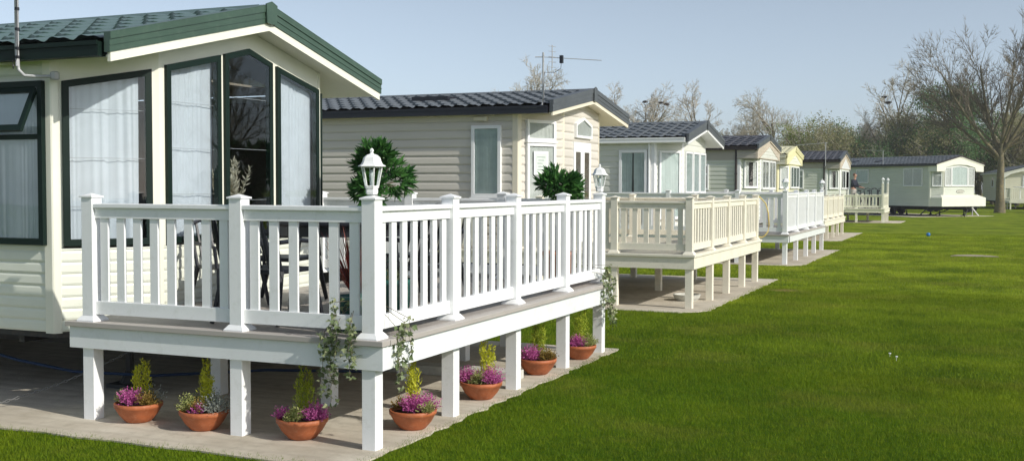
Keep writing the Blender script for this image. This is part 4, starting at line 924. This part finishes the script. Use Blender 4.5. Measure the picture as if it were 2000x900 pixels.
kb = MB().box(-7.6, -3.9, 9.2, 9.4, .013, .10); tag(kb.build('concrete_beam', 'stone', bevel=.01), 'low pale concrete beam lying under the nearest deck', 'beam')
# yellow hose on deck 2
yh = MB(); pts = [(-4.0, 20.9, 1.62), (-3.88, 20.93, 1.6), (-3.77, 20.95, 1.48), (-3.72, 20.95, 1.3), (-3.70, 20.93, 1.08), (-3.72, 20.93, .95), (-3.78, 20.92, .87), (-3.83, 20.92, .84), (-3.88, 20.92, .85)]
yh.tube(pts, .014, 6); tag(yh.build('garden_hose', paint('yellow_hose', (.60, .47, .16), .5), smooth=True, org=(-3.8, 20.9, 0)), 'yellow hose hanging off the far corner of the cream deck', 'hose')
gl = MB(); gl.lathe([(.16, .0), (.20, .05), (.22, .10), (.19, .10), (.16, .04)], 16, (0, 0, 0)); o = gl.build('stone_basin', 'stone'); o.location = (-4.25, 16.9, .014); tag(o, 'small stone basin lying under the cream deck', 'basin')
# ball, slab
o = MB().lathe([(.0, 0)]+[(.075*math.sin(math.pi*k/10), .075-.075*math.cos(math.pi*k/10)) for k in range(1, 10)]+[(0, .15)], 16).build('ball', paint('blue_plastic', (.02, .16, .45), .4), smooth=True); o.location = (-1.82, 42.6, 0); tag(o, 'small blue ball lying on the lawn', 'ball')
sl_ = MB(); sl_.extrude([(-.76, 30.7, .002), (.40, 30.85, .002), (.20, 31.2, .002), (-.25, 31.4, .002), (-.6, 31.2, .002)], (0, 0, .02)); tag(sl_.build('drain_slab', paint('weathered_slab', (.36, .31, .22), .9, .2, 4), org=(-.2, 31, 0)), 'flat pale concrete drain cover set in the lawn', 'drain cover')
dz = MB()
for x, y in ((1554, 722), (1566, 727)): pass
for k, (x, y) in enumerate(((-.88, 12.2), (-.80, 12.0))):
    q = MB().lathe([(.002, .03), (.014, .045), (.012, .05), (.004, .052)], 8); q.tube([(0, 0, 0), (0, 0, .04)], .0015, 4); o = q.build('daisy', 'white'); o.location = (x, y, 0); tag(o, 'tiny white daisy in the near lawn', 'daisy', 'white daisies in the lawn')
# marker post beside the turned caravan
P9 = Vector((-.62, 75.0, 0)); mk = thing('barrier_post', 'red and white post with white crossbar beside the angled caravan', 'post', tuple(P9))
redm = paint('red_paint', (.50, .06, .05), .5)
for k in range(4): MB().box(-.05, .05, -.05, .05, .45+.27*k, .45+.27*(k+1)-.002).build('band', redm if k % 2 else M['white'], mk)
MB().box(-.3, .5, -.03, .03, .62, .70).build('crossbar', 'white', mk)
MB().tube([(0, 0, .45), (-.02, 0, .0)], .04, 8).build('leg', 'zinc', mk); MB().tube([(0, 0, .45), (.35, 0, .0)], .035, 8).build('strut', 'white', mk)
# car behind the turned caravan
cr = thing('parked_car', 'dark silver hatchback parked behind the angled caravan', 'car', (-2.15, 86.0, 0), rad(-12))
prof = [(-2.0, .35), (-2.02, .75), (-1.9, .95), (-1.45, 1.05), (-1.0, 1.42), (-.3, 1.5), (.5, 1.42), (1.05, 1.02), (1.75, .86), (2.0, .68), (2.03, .38)]
carp = paint('car_paint', (.12, .13, .15), .25, .03, spec=.8)
b = MB(); N = len(prof)
rows = [(-.78, .92), (-.84, 1.0), (.84, 1.0), (.78, .92)]
pts = []
for yy, sc_ in ((-.84, 1), (.84, 1)):
    for x, z in prof: pts.append((x, yy*(1 - .18*max(0, (z-1.0)/.5)), z))
b.v = pts; b.f = [tuple(range(N)), tuple(range(2*N-1, N-1, -1))]+[(k, (k+1) % N, N+(k+1) % N, N+k) for k in range(N)]
b.build('body', carp, cr, bevel=.04)
for sg in (-1, 1):
    MB().extrude([(-1.2, sg*.80, 1.06), (-.9, sg*.755, 1.36), (-.3, sg*.73, 1.42), (.4, sg*.745, 1.35), (.85, sg*.80, 1.06)], (0, sg*.02, 0)).build('side_window', 'furn', cr)
    MB().box(1.82, 2.01, sg*.62-.16, sg*.62+.16, .62, .78).build('headlight', 'white', cr, bevel=.03)
    MB().box(.62, .78, sg*.95-.08, sg*.95+.08, 1.02, 1.16).build('mirror', 'white', cr, bevel=.03)
    for x in (-1.25, 1.3): MB().extrude([(x+.31*math.cos(2*math.pi*j/20), sg*.86-.1, .31+.31*math.sin(2*math.pi*j/20)) for j in range(20)], (0, .2, 0)).build('wheel', 'chassis', cr)
MB().extrude([(.58, -.66, 1.41), (.58, .66, 1.41), (1.06, .74, 1.06), (1.06, -.74, 1.06)], (.01, 0, .02)).build('windscreen', 'furn', cr)
# ------------------------------------------------------------------ bicycles and the person on the far deck
def bicycle(loc, rz, label):
    t = thing('bicycle', label, 'bicycle', loc, rz, 'bicycles parked on the farthest deck')
    for x in (-.52, .52):
        w_ = MB(); w_.tube([(x+.33*math.cos(2*math.pi*k/24), 0, .34+.33*math.sin(2*math.pi*k/24)) for k in range(25)], .024, 6, False)
        for k in range(8): w_.tube([(x, 0, .34), (x+.32*math.cos(math.pi*k/4), 0, .34+.32*math.sin(math.pi*k/4))], .004, 4)
        w_.build('wheel', 'furn', t)
    f = MB()
    for a, b in (((-.52, 0, .34), (-.05, 0, .30)), ((-.05, 0, .30), (-.2, 0, .85)), ((-.52, 0, .34), (-.17, 0, .75)), ((-.17, 0, .75), (.36, 0, .82)), ((-.05, 0, .30), (.38, 0, .70)), ((.34, 0, .92), (.52, 0, .34))): f.tube([a, b], .02, 6)
    f.build('frame', 'furn', t)
    MB().extrude([(-.36, -.09, .86), (-.36, .09, .86), (-.05, .02, .88), (-.05, -.02, .88)], (0, 0, .06)).build('saddle', 'black', t, bevel=.02)
    MB().tube([(.22, -.29, 1.0), (.32, -.18, 1.02), (.34, 0, .95), (.32, .18, 1.02), (.22, .29, 1.0)], .016, 6).build('handlebar', 'black', t)
    return t
bicycle((-5.72, 58.6, .705), rad(75), 'black bicycle beside the person on the farthest deck')
bicycle((-4.95, 58.9, .705), rad(100), 'black bicycle nearest the tall lantern posts')
bicycle((-5.35, 59.1, .705), rad(85), 'black bicycle standing between the two outer bicycles')
def skin_obj(name, verts, edges, mat, parent, sub=2):
    me = bpy.data.meshes.new(name); me.from_pydata([v[0] for v in verts], edges, []); me.update(); me.materials.append(M[mat] if isinstance(mat, str) else mat)
    o = bpy.data.objects.new(name, me); COL.objects.link(o); o.parent = parent
    md = o.modifiers.new('skin', 'SKIN'); md.use_smooth_shade = True
    for i, v in enumerate(verts): me.skin_vertices[0].data[i].radius = (v[1], v[1] if len(v) < 3 else v[2])
    me.skin_vertices[0].data[0].use_root = True
    s_ = o.modifiers.new('sub', 'SUBSURF'); s_.levels = sub; s_.render_levels = sub; return o
skinm = paint('skin', (.50, .28, .20), .5); jump = paint('navy_jumper', (.012, .016, .030), .8); trs = paint('pale_trousers', (.42, .40, .36), .8); hair = paint('auburn_hair', (.11, .045, .025), .6)
pr = thing('person', 'person in a dark navy top leaning over the bicycles on the far deck', 'person', (-6.12, 58.6, .705), rad(-20))
BV = [((0, 0, .95), .12), ((0, 0, 1.15), .11), ((.03, 0, 1.36), .13), ((.06, 0, 1.49), .055), ((.08, 0, 1.56), .05), ((.09, 0, 1.66), .085), ((.10, 0, 1.73), .075),
      ((.03, .17, 1.40), .05), ((.12, .22, 1.15), .042), ((.36, .18, 1.06), .032), ((.43, .17, 1.05), .03), ((.03, -.17, 1.40), .05), ((.14, -.22, 1.16), .042), ((.40, -.16, 1.08), .032), ((.47, -.15, 1.07), .03),
      ((0, .10, .88), .09), ((.02, .11, .50), .065), ((0, .11, .10), .045), ((.10, .12, .04), .04), ((0, -.10, .88), .09), ((.02, -.11, .50), .065), ((0, -.11, .10), .045), ((.10, -.12, .04), .04)]
BE = [(0, 1), (1, 2), (2, 3), (3, 4), (4, 5), (5, 6), (2, 7), (7, 8), (8, 9), (9, 10), (2, 11), (11, 12), (12, 13), (13, 14), (0, 15), (15, 16), (16, 17), (17, 18), (0, 19), (19, 20), (20, 21), (21, 22)]
for yy in (.17, -.15):
    x0, z0 = (.43, 1.05) if yy > 0 else (.47, 1.07)
    for k in range(4): i = len(BV); BV.append(((x0+.09, yy+(-.03+.02*k), z0-.02), .009)); BE.append((10 if yy > 0 else 14, i))
    i = len(BV); BV.append(((x0+.04, yy*.75, z0+.02), .010)); BE.append((10 if yy > 0 else 14, i))
skin_obj('body', BV, BE, skinm, pr)
skin_obj('jumper', [((0, 0, .96), .155), ((0, 0, 1.15), .15), ((.03, 0, 1.36), .165), ((.05, 0, 1.47), .08), ((.03, .19, 1.40), .075), ((.12, .23, 1.15), .062), ((.37, .18, 1.065), .045), ((.03, -.19, 1.40), .075), ((.14, -.23, 1.16), .062), ((.40, -.165, 1.085), .045)],
    [(0, 1), (1, 2), (2, 3), (2, 4), (4, 5), (5, 6), (2, 7), (7, 8), (8, 9)], jump, pr)
skin_obj('trousers', [((0, 0, 1.0), .165), ((0, 0, .90), .18), ((0, .10, .84), .11), ((.02, .11, .50), .085), ((0, .11, .12), .065), ((0, -.10, .84), .11), ((.02, -.11, .50), .085), ((0, -.11, .12), .065)], [(0, 1), (1, 2), (2, 3), (3, 4), (1, 5), (5, 6), (6, 7)], trs, pr)
skin_obj('hair', [((.04, 0, 1.62), .075), ((.05, 0, 1.71), .095), ((.08, 0, 1.78), .07)], [(0, 1), (1, 2)], hair, pr)
fc = MB(); fc.lathe([(.001, -.02), (.014, -.01), (.012, .01), (.004, .03)], 8, (.185, 0, 1.655)); fc.build('nose', skinm, pr, smooth=True)
# ------------------------------------------------------------------ trees
def grow(rng, segs, tips, p, d, L, r, lvl, P):
    n = max(3, int(L/P['seg'][min(lvl, len(P['seg'])-1)])); st = L/n; r1 = r*P['taper']; nc = P['nch'][min(lvl, len(P['nch'])-1)]
    where = sorted(rng.uniform(P['start'][min(lvl, len(P['start'])-1)], 1.0, nc)) if lvl < P['max'] else []
    wi = 0
    for k in range(n):
        f0, f1 = k/n, (k+1)/n
        nd = d + rng.normal(0, P['wob'], 3); nd[2] += P['up'][min(lvl, len(P['up'])-1)]; nd /= np.linalg.norm(nd); q = p+nd*st
        ra, rb = r+(r1-r)*f0, r+(r1-r)*f1; segs.append((*p, *q, ra, rb, lvl))
        while wi < len(where) and where[wi] <= f1:
            az = rng.uniform(0, 2*np.pi); an = rng.uniform(*P['ang']); a = np.cross(nd, [0, 0, 1.0]); 
            if np.linalg.norm(a) < 1e-3: a = np.array([1.0, 0, 0])
            a /= np.linalg.norm(a); b = np.cross(nd, a); cdv = nd*np.cos(an)+(a*np.cos(az)+b*np.sin(az))*np.sin(an)
            cl = L*rng.uniform(*P['len'])*(1-.35*where[wi]); grow(rng, segs, tips, q, cdv, cl, max(rb*P['rr'], P['rmin']), lvl+1, P); wi += 1
        p, d = q, nd
    tips.append((*p, lvl))
def segs_mesh(S, nside):
    S = np.asarray(S); n = len(S); p0, p1 = S[:, :3], S[:, 3:6]; d = p1-p0; d /= np.linalg.norm(d, axis=1)[:, None]+1e-9
    ref = np.where(np.abs(d[:, 2:3]) < .9, np.array([[0, 0, 1.0]]), np.array([[1.0, 0, 0]])); a = np.cross(d, ref); a /= np.linalg.norm(a, axis=1)[:, None]; b = np.cross(d, a)
    V = np.zeros((n, 2, nside, 3))
    for j in range(nside):
        q = 2*np.pi*j/nside; o = a*np.cos(q)+b*np.sin(q); V[:, 0, j] = p0+o*S[:, 6:7]; V[:, 1, j] = p1+o*S[:, 7:8]
    base = (np.arange(n)*2*nside)[:, None]; Fc = []
    for j in range(nside):
        k = (j+1) % nside; Fc.append(np.concatenate([base+j, base+k, base+nside+k, base+nside+j], 1))
    return V.reshape(-1, 3), np.concatenate(Fc)
def leaf_cloud(rng, tips, per, spread, size):
    T = np.asarray(tips)[:, :3]; C = np.repeat(T, per, 0)+rng.normal(0, spread, (len(T)*per, 3)); n = len(C)
    a = rng.normal(0, 1, (n, 3)); a /= np.linalg.norm(a, axis=1)[:, None]; b = np.cross(a, rng.normal(0, 1, (n, 3))); b /= np.linalg.norm(b, axis=1)[:, None]
    s = size*rng.uniform(.6, 1.4, (n, 1)); V = np.stack([C-a*s, C+b*s*.6, C+a*s, C-b*s*.6], 1).reshape(-1, 3); return V, np.arange(n*4).reshape(-1, 4)
BASE = dict(seg=(.7, .6, .6, .6, .6), taper=.45, nch=(7, 6, 5, 4), start=(.35, .2, .15, .1), max=3, wob=.09, up=(.05, .05, .03, .02), ang=(.35, .9), len=(.45, .75), rr=.62, rmin=.018)
PROTO = {}
def proto(key, seed, H, P, leaf=None):
    rng = np.random.default_rng(seed); segs = []; tips = []; q = dict(BASE); q.update(P)
    grow(rng, segs, tips, np.array([0., 0, 0]), np.array([0, 0, 1.]), H, q.get('r0', .22), 0, q)
    S = np.array(segs); thick = S[S[:, 8] <= q.get('tl', 1)]; thin = S[S[:, 8] > q.get('tl', 1)]
    PROTO[key] = dict(trunk=segs_mesh(thick, 6), twig=segs_mesh(thin, 3), leaf=leaf_cloud(rng, [t for t in tips if t[3] >= 2], *leaf) if leaf else None)
proto('bare', 1, 8.3, dict(nch=(13, 9, 7, 5), start=(.22, .15, .1, .1), len=(.40, .64), max=4, rmin=.014, r0=.20, wob=.055, up=(.02, .05, .03, .02, .01)))
proto('bareb', 2, 7.6, dict(nch=(12, 9, 7, 5), start=(.2, .1, .1, .1), len=(.45, .68), max=4, rmin=.014, r0=.22, wob=.055, up=(.02, .04, .02, .01, .01), ang=(.4, 1.0)))
proto('barem', 11, 8.3, dict(nch=(14, 10, 9, 0), start=(.22, .15, .1, .1), len=(.40, .64), max=3, rmin=.022, r0=.20, wob=.06, up=(.02, .05, .03, .02)))
proto('baremb', 12, 7.6, dict(nch=(13, 10, 9, 0), start=(.2, .1, .1, .1), len=(.45, .68), max=3, rmin=.022, r0=.22, wob=.06, up=(.02, .04, .02, .01), ang=(.4, 1.0)))
proto('leafy', 3, 8.0, dict(nch=(14, 7, 5, 0), start=(.18, .15, .1), len=(.4, .62), max=3, rmin=.02), (9, .34, .085))
proto('leafyb', 4, 7.5, dict(nch=(12, 8, 5, 0), start=(.15, .15, .1), len=(.42, .66), max=3, rmin=.02), (6, .38, .08))
proto('dense', 5, 7.5, dict(nch=(16, 7, 5, 0), start=(.08, .1, .1), len=(.42, .6), max=3, rmin=.02), (16, .36, .085))
proto('shrub', 6, 3.2, dict(nch=(12, 7, 5, 0), start=(.03, .1, .1), len=(.6, .9), max=3, rmin=.012, r0=.07, seg=(.4, .4, .4, .3), ang=(.3, 1.1)), (7, .24, .065))
MESH = {}
def tree(key, x, y, sc, rz, label, twig='twig', leafm='spring', group=None, sxy=1.0):
    t = thing('tree', label, 'tree', (x, y, -.05), rz, group); t.scale = (sc*sxy, sc*sxy, sc); P = PROTO[key]
    for nm, kk, mt in (('trunk', 'trunk', 'bark'), ('twigs', 'twig', twig), ('crown', 'leaf', leafm)):
        if P[kk] is None: continue
        k = (key, kk, mt)
        if k not in MESH: o = npmesh(nm, P[kk][0], P[kk][1], mt, t, 4); MESH[k] = o.data
        else: o = bpy.data.objects.new(nm, MESH[k]); COL.objects.link(o); o.parent = t
    return t
# the big tree
rng = np.random.default_rng(77); segs = []; tips = []
TX, TY = 1.05, 84.0
Pm = dict(BASE); Pm.update(nch=(0, 12, 9, 7, 6), start=(0, .18, .12, .1, .1), max=4, wob=.04, up=(0, .035, .035, .02, .01), ang=(.3, .75), len=(.40, .66), rr=.55, rmin=.013, taper=.3, seg=(.6, .6, .5, .4, .35))
for k in range(11): f0 = k/11; segs.append((.02*math.sin(k), 0, 4.5*k/11, .02*math.sin(k+1), 0, 4.5*(k+1)/11, .40-.11*min(1, k/3)-.008*k, .40-.11*min(1, (k+1)/3)-.008*(k+1), 0))
LS = .67
limbs = [(-.92, .1, 1, 10.0, .16), (-.72, -.4, 1, 10.8, .19), (-.35, .3, 1, 10.0, .20), (.05, -.2, 1, 9.8, .20), (.35, .3, 1, 10.0, .19), (.72, -.2, 1, 10.8, .19), (1.05, .3, 1, 11.0, .17), (1.7, -.1, .9, 9.5, .13), (-1.2, .3, 1, 8.4, .11), (-.5, 1.0, 1, 7.5, .13), (.4, -1.0, 1, 7.5, .13)]
for i, (a, b, c, L_, rr) in enumerate(limbs):
    d = np.array([a*1.08, b*.8, c]); d /= np.linalg.norm(d); grow(rng, segs, tips, np.array([0, 0, 3.6+.11*i]), d, L_*LS, rr*.74, 1, Pm)
S = np.array(segs); BT = thing('big_bare_tree', 'big bare tree with mossy forked trunk standing on the lawn at right', 'tree', (TX, TY, -.03))
V_, F4 = segs_mesh(S[S[:, 8] <= 1], 8); npmesh('trunk', V_, F4, 'barkmoss', BT, 4); V_, F4 = segs_mesh(S[S[:, 8] > 1], 3); npmesh('crown', V_, F4, 'bigtwig', BT, 4)
print('big tree segs', len(S))
# individual trees behind the roofs (x at depth y, seen left of centre)
def at(px_, y): # world x for an image column at depth y
    d = F_*2149.5+R2*(px_-1000); return d.x/d.y*y
tree('bareb', at(1028, 100), 100, 1.27, .3, 'bare rounded tree behind the beige caravan roof', twig='twig', sxy=1.0)
tree('bare', at(1188, 112), 112, 1.0, 1.3, 'bare tree just right of the beige gable, with one nest')
tree('bareb', at(1256, 112), 112, 1.15, 2.1, 'widest bare tree, above the pale grey caravan roof')
tree('bare', at(1350, 116), 116, 1.02, .7, 'bare tree above the ridge end of the pale grey caravan')
tree('bare', at(1418, 120), 120, .70, 2.9, 'low bare tree in the gap right of the pale grey gable')
tree('bareb', at(1510, 122), 122, 1.15, 4.0, 'lone bare tree above the tan gabled roof', twig='twigdark')
tree('bare', at(1556, 128), 128, .78, 5.0, 'thin bare tree between the lone tree and the wood')
tree('leafy', at(1607, 116), 116, .86, 1.0, 'fresh green tree at the left edge of the wood')
tree('bareb', at(1665, 122), 122, .88, 0.6, 'bare tree rising left of the nest tree in the wood')
tree('bare', at(1740, 120), 120, 1.16, 2.4, 'tallest bare tree of the wood, holding two nests', twig='twigdark')
tree('leafyb', at(1800, 118), 118, .92, 3.3, 'half leafed olive tree behind the angled caravan', leafm='spring_b')
tree('dense', at(1868, 114), 114, 1.08, 4.4, 'dark green leafy tree left of the big bare tree', leafm='evergreen')
tree('dense', at(1915, 118), 118, 1.10, 5.4, 'dark green leafy tree right behind the big bare tree', leafm='evergreen')
tree('leafy', at(1985, 116), 116, 1.05, 5.9, 'green leafy tree at the right edge behind the cream caravan', leafm='spring_b')
# nests
def nest(x, y, z, r, label):
    rnd = random.Random(int(x*100)); b = MB()
    for k in range(90):
        a = rnd.uniform(0, 6.28); q = r*rnd.uniform(.2, 1); p = Vector((q*math.cos(a), q*math.sin(a), rnd.uniform(-.35, .35)*r)); d = Vector((-math.sin(a), math.cos(a), rnd.uniform(-.4, .4)))*r*.6; b.tube([p-d*.5, p+d*.5], .018, 4)
    b.lathe([(r*.3, -r*.4), (r*.7, -.1*r), (r*.75, .2*r)], 9); o = b.build('bird_nest', 'nest'); o.location = (x, y, z); tag(o, label, 'nest', 'rook nests in the bare trees')
def zat(py_, px_, y):
    d = F_*2149.5+R2*(px_-1000)-U2*(py_-450); return 1.8+d.z/d.y*y
for px_, py_, y, r, lb in ((1198, 199, 112, .38, 'nest in the bare tree right of the beige gable'), (1258, 195, 112, .38, 'leftmost nest above the pale grey roof'), (1289, 197, 112, .36, 'middle nest above the pale grey roof'), (1300, 200, 112, .45, 'largest nest above the pale grey roof'), (1723, 186, 120, .40, 'upper nest in the tallest tree of the wood'), (1731, 197, 120, .50, 'lower nest in the tallest tree of the wood')):
    nest(at(px_, y), y, zat(py_+4, px_, y), r*.72, lb)
# the wood behind as one mass
rng = np.random.default_rng(9)
def mass(name, items, label, cat):
    groups = {}
    for key, x, y, sc, a, tw, lm in items:
        P = PROTO[key]; c, s_ = math.cos(a), math.sin(a); Rm = np.array([[c, s_, 0], [-s_, c, 0], [0, 0, 1]])*sc
        for kk, mt in (('trunk', 'bark'), ('twig', tw), ('leaf', lm)):
            if P[kk] is None: continue
            V, Fq = P[kk]; g_ = groups.setdefault(mt, [[], [], 0]); g_[0].append(V@Rm+np.array([x, y, 0])); g_[1].append(Fq+g_[2]); g_[2] += len(V)
    mats = list(groups); V = []; Fq = []; mi = []; off = 0
    for i, mt in enumerate(mats):
        v = np.concatenate(groups[mt][0]); f = np.concatenate(groups[mt][1])+off; off += len(v); V.append(v); Fq.append(f); mi.append(np.full(len(f), i))
    o = npmesh(name, np.concatenate(V), np.concatenate(Fq), mats[0], None, 4)
    for mt in mats[1:]: o.data.materials.append(M[mt])
    o.data.polygons.foreach_set('material_index', np.concatenate(mi).astype(np.int32)); tag(o, label, cat); struct(o, 'stuff'); return o
items = []
for k in range(36):
    px_ = rng.uniform(1590, 2080); y = rng.uniform(122, 150); hf = .75+.25*min(1, (px_-1580)/120)
    key = rng.choice(['barem', 'baremb', 'leafyb', 'leafy', 'dense'], p=[.26, .22, .24, .20, .08]); items.append((key, at(px_, y), y, hf*rng.uniform(.72, .98), rng.uniform(0, 6), rng.choice(['twig', 'twigdark']), {'leafyb': 'spring_b', 'leafy': 'spring', 'dense': 'evergreen'}.get(key, 'spring')))
for k in range(38):
    px_ = rng.uniform(1560, 2090); y = rng.uniform(112, 135); items.append(('shrub', at(px_, y), y, rng.uniform(.9, 1.5), rng.uniform(0, 6), 'twigdark', rng.choice(['spring_b', 'evergreen', 'spring_b'])))
mass('woodland', items, 'mixed wood of bare and early leafing trees along the field edge', 'wood')
items = []
for k in range(26):
    px_ = rng.uniform(850, 1570); y = rng.uniform(125, 150); items.append((rng.choice(['barem', 'baremb']), at(px_, y), y, rng.uniform(.5, .8), rng.uniform(0, 6), 'twig', 'spring'))
for k in range(60):
    px_ = rng.uniform(500, 1600); y = rng.uniform(120, 140); items.append(('shrub', at(px_, y), y, rng.uniform(.9, 1.4), rng.uniform(0, 6), 'twigdark', 'spring_b'))
mass('hedgerow', items, 'low bare hedgerow far behind the caravan row', 'hedge')
items = []
for k in range(55):
    a = rng.uniform(-25, 88); dd = rng.uniform(52, 75)
    if a > 62: dd += 70
    items.append((rng.choice(['barem', 'baremb', 'barem', 'leafyb']), 6+dd*math.cos(rad(a)), 6+dd*math.sin(rad(a)), rng.uniform(.9, 1.3), rng.uniform(0, 6), 'twigdark', 'spring_b'))
mass('tree_belt', items, 'belt of bare trees across the field to the right', 'wood')
# two trees out of frame on the right whose crowns shade the far lawn
tree('dense', 24.0, 84.0, 1.25, .3, 'leafy tree out on the lawn to the right', leafm='evergreen')
tree('leafy', 30.0, 97.0, 1.3, 2.3, 'tall leafy tree beyond the lawn to the right', leafm='spring_b')
# ------------------------------------------------------------------ grass blades
def blades(name, n, ymin, ymax, hmin, hmax, w_, seed, pw=1.0):
    rng = np.random.default_rng(seed); t = rng.uniform(0, 1, n)**pw; y = ymin+(ymax-ymin)*t
    xl = np.tan(-YAW-rad(26.5))*0; 
    lo = np.maximum(-8.5, -(y*.93)-1.5); hi = y*.085+1.6; x = lo+(hi-lo)*rng.uniform(0, 1, n)
    keep = np.ones(n, bool)
    for (x0, x1, y0, y1) in PADS:
        j = rng.normal(0, .035, n); keep &= ~((x < x1-.03+j) & (y > y0+.04+j) & (y < y1-.03+j))
    keep &= (np.hypot((x+3.166)/1.3, y-19.37) > .28*rng.uniform(.6, 1.3, n))
    keep &= ~((x > -.7) & (x < .35) & (y > 30.75) & (y < 31.6))
    x, y = x[keep], y[keep]; n = len(x); a = rng.uniform(0, 2*np.pi, n); h = rng.uniform(hmin, hmax, n); k = rng.normal(0, .38, (n, 2))*h[:, None]; ww = w_*rng.uniform(.6, 1.3, n)
    V = np.zeros((n, 3, 3)); V[:, 0] = np.stack([x-np.cos(a)*ww, y-np.sin(a)*ww, np.zeros(n)-.002], 1); V[:, 1] = np.stack([x+np.cos(a)*ww, y+np.sin(a)*ww, np.zeros(n)-.002], 1); V[:, 2] = np.stack([x+k[:, 0], y+k[:, 1], h], 1)
    return V
V = np.concatenate([blades('a', 380000, 4.6, 11, .012, .036, .0024, 1, .9), blades('b', 330000, 10, 20, .014, .036, .0038, 2, .9), blades('c', 200000, 18, 45, .016, .032, .008, 3, 1.0)]).reshape(-1, 3)
o = npmesh('grass', V, np.arange(len(V)).reshape(-1, 3), 'blade'); tag(o, 'short mown green grass of the lawn', 'grass'); struct(o, 'stuff')

# ------------------------------------------------------------------ haze: even air in one closed box round the whole place
hm = bpy.data.materials.new('haze'); hm.use_nodes = True; t = hm.node_tree; t.nodes.clear()
vo_ = t.nodes.new('ShaderNodeVolumePrincipled'); vo_.inputs['Density'].default_value = .00055; vo_.inputs['Color'].default_value = (.92, .95, 1, 1); vo_.inputs['Anisotropy'].default_value = .2
oo = t.nodes.new('ShaderNodeOutputMaterial'); t.links.new(vo_.outputs[0], oo.inputs['Volume'])
hz = MB().box(-240, 240, -65, 340, -1, 22).build('haze', hm); tag(hz, 'thin pale haze in the air over the lawn', 'haze'); struct(hz, 'stuff')
